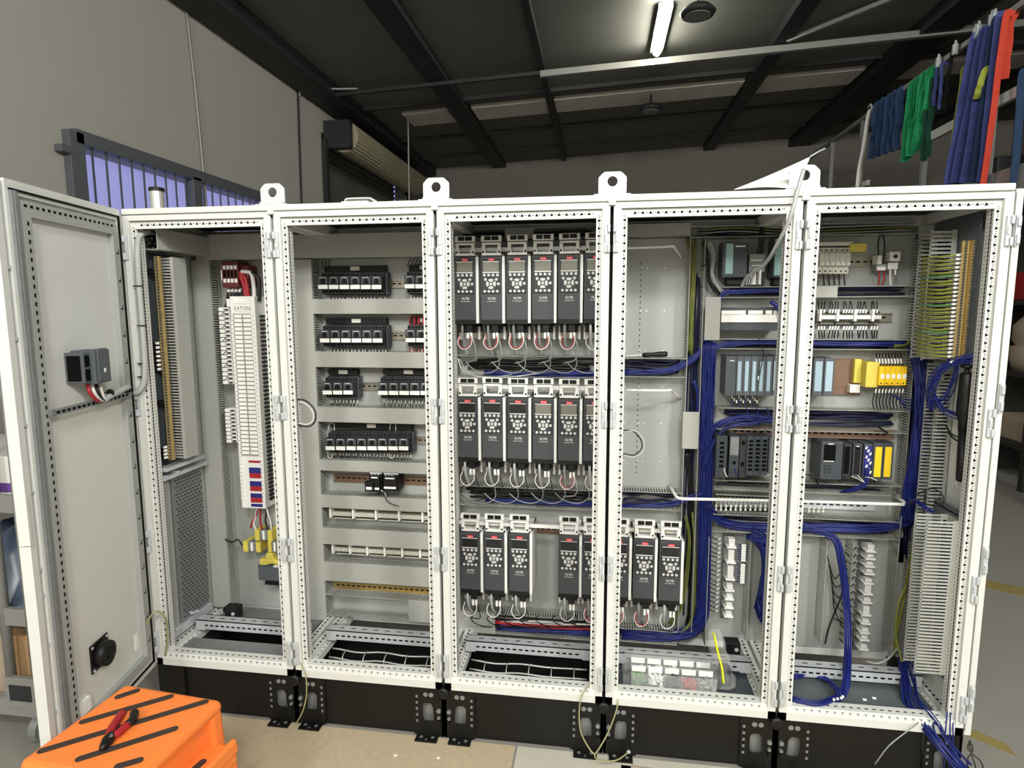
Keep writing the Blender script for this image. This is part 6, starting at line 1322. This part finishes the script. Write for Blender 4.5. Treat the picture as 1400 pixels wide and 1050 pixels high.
sling([(1278, 1268), (1272, 1262)], [93, 97], [215, 220], .06, mat('deep_green_webbing', (20, 74, 56), .8, var=.2), 'dark green webbing behind the bright green bunch', x=XM-.03, jit=2)
sling([(1282, 1276), (1288, 1284)], [92, 88], [145, 150], .03, slingi, 'short blue strap hanging between the green bunch and the indigo straps', jit=1)
for k_, (p, q, a, b, m) in enumerate(((1345, 1305, 45, 250, slingi), (1354, 1318, 38, 250, slingi), (1362, 1332, 30, 250, slingb), (1333, 1296, 52, 252, slingi), (1368, 1342, 24, 248, slingi))):
    sling([(p, q)], a, b, .085, m, ['wide indigo strap hanging from the mezzanine rail, second from the left of five', 'wide indigo strap, third of five on the mezzanine rail', 'dark navy strap, fourth of five on the mezzanine rail', 'leftmost of the five long indigo straps on the mezzanine rail', 'long indigo strap next to the orange-red one'][k_], x=XM-.05-.006*k_, jit=1, cat='strap')
sling([(1376, 1344)], 20, 252, .05, slingr, 'long orange-red strap hanging from the mezzanine rail', x=XM-.10, jit=.6, cat='strap'); sling([(1380, 1372)], 24, 108, .08, slingr, 'short orange-red strap end behind the long one', x=XM-.02, jit=1, cat='strap')
sling([(1318, 1300)], 95, 222, .05, slingy, 'lime yellow strap partly hidden among the indigo straps', x=XM-.04, jit=1, cat='strap'); sling([(1347, 1334)], 96, 135, .05, slingy, 'short lime yellow strap end in front of the indigo straps', x=XM-.125, jit=1, cat='strap')
sling([(1398, 1386)], 100, 250, .06, slingb, 'blue strap at the right picture edge on the mezzanine', x=XM-.05, jit=.5, cat='strap'); sling([(1302, 1290)], [70], [150], .03, blackw, 'black strap between the short blue strap and the indigo straps', jit=1, cat='strap')
c = MB(); pts = [atx(1190, 150, XM-.05), atx(1187, 160, XM-.06), atx(1181, 200, XM-.07), atx(1175, 230, XM-.07), atx(1172, 258, XM-.07)]; c.tube(smoothp(pts), .02, flat=(.008, .05), upv=(1, 0, 0)); c.tube(smoothp([atx(1191, 150, XM-.05)+Z*.0, atx(1192, 146, XM-.03), atx(1190, 143, XM), atx(1187, 147, XM+.03)]), .012, 8); solo(c, 'hooked_strap', whitep, 'white strap with a curved hook hanging left of the navy webbing', 'strap', smooth=True)
for k_, (a, b) in enumerate(((1283, 84), (1306, 66), (1334, 44), (1338, 40), (1356, 26), (1360, 24))):
    c = MB(); p = atx(a, b, XM-.06); c.box(p.x-.02, p.x+.02, p.y-.02, p.y+.02, p.z-.06, p.z+.04); c.cyl(p+Z*.0-Y*.02, p+Z*.07, .012, 8); solo(c, 'ratchet_buckle', zinc, 'metal ratchet buckle on the mezzanine rail', 'buckle', 'ratchet buckles on the mezzanine rail', bevel=.004)
# ---------------------------------------------------------------- dark shelving behind the right end
c = thing('storage_rack', (6.1, 4.1, 0), 'dark storage rack seen past the right end of the cabinets', 'rack')
for x in (5.5, 7.3):
    for y in (3.75, 4.6):
        m_ = MB(); m_.box(x-.03, x+.03, y-.03, y+.03, 0, 2.5); m_.build('post', darkst, c)
for z in (.35, 1.0, 1.65): 
    m_ = MB(); m_.box(5.5, 7.3, 3.72, 4.62, z, z+.04); m_.build('shelf', darkst, c)
m_ = MB(); m_.box(5.5, 7.3, 4.58, 4.62, 0, 2.5); m_.build('back', darkst, c)
m_ = MB(); m_.box(5.6, 6.6, 3.8, 4.5, 1.695, 1.95); solo(m_, 'storage_bin', redbox, 'dim red bin on the dark rack at the right', 'bin', bevel=.01)
m_ = MB(); m_.lathe((5.85, 4.1, 1.041), Z, [(0, 0), (.28, 0), (.31, .1), (.31, .22), (.27, .24), (.3, .28), (.3, .42), (.22, .52), (0, .53)], 18); solo(m_, 'cloth_sack', beige, 'beige sack sitting on the dark rack at the right', 'sack', smooth=True)
m_ = MB(); m_.box(5.6, 6.4, 3.8, 4.5, .391, .6); solo(m_, 'storage_bin', beige, 'dim beige crate on the lowest shelf of the dark rack', 'crate', bevel=.01)
# ---------------------------------------------------------------- light
wd = bpy.data.worlds.new('dusk'); SC.world = wd; wd.use_nodes = True; bgn = wd.node_tree.nodes['Background']; bgn.inputs[0].default_value = (.36, .37, .80, 1); bgn.inputs[1].default_value = .95
def lamp(x, y, e, z=None):
    l = bpy.data.lights.new('lamp_light', 'POINT'); l.shadow_soft_size = .3; l.energy = e; l.color = (1, .99, .955)
    o = bpy.data.objects.new('lamp_light', l); COL.objects.link(o); o.location = (x, y, z or zroof(x)-.55)
for x, y, e in ((2.2, -3.9, 350), (4.4, -3.6, 440), (3.0, -6.4, 260), (5.6, -5.4, 260), (.0, -5.4, 430)): lamp(x, y, e)
SC.view_settings.view_transform = 'Standard'; SC.view_settings.look = 'None'; SC.view_settings.exposure = .0; SC.view_settings.gamma = 1; SC.view_settings.use_curve_mapping = False
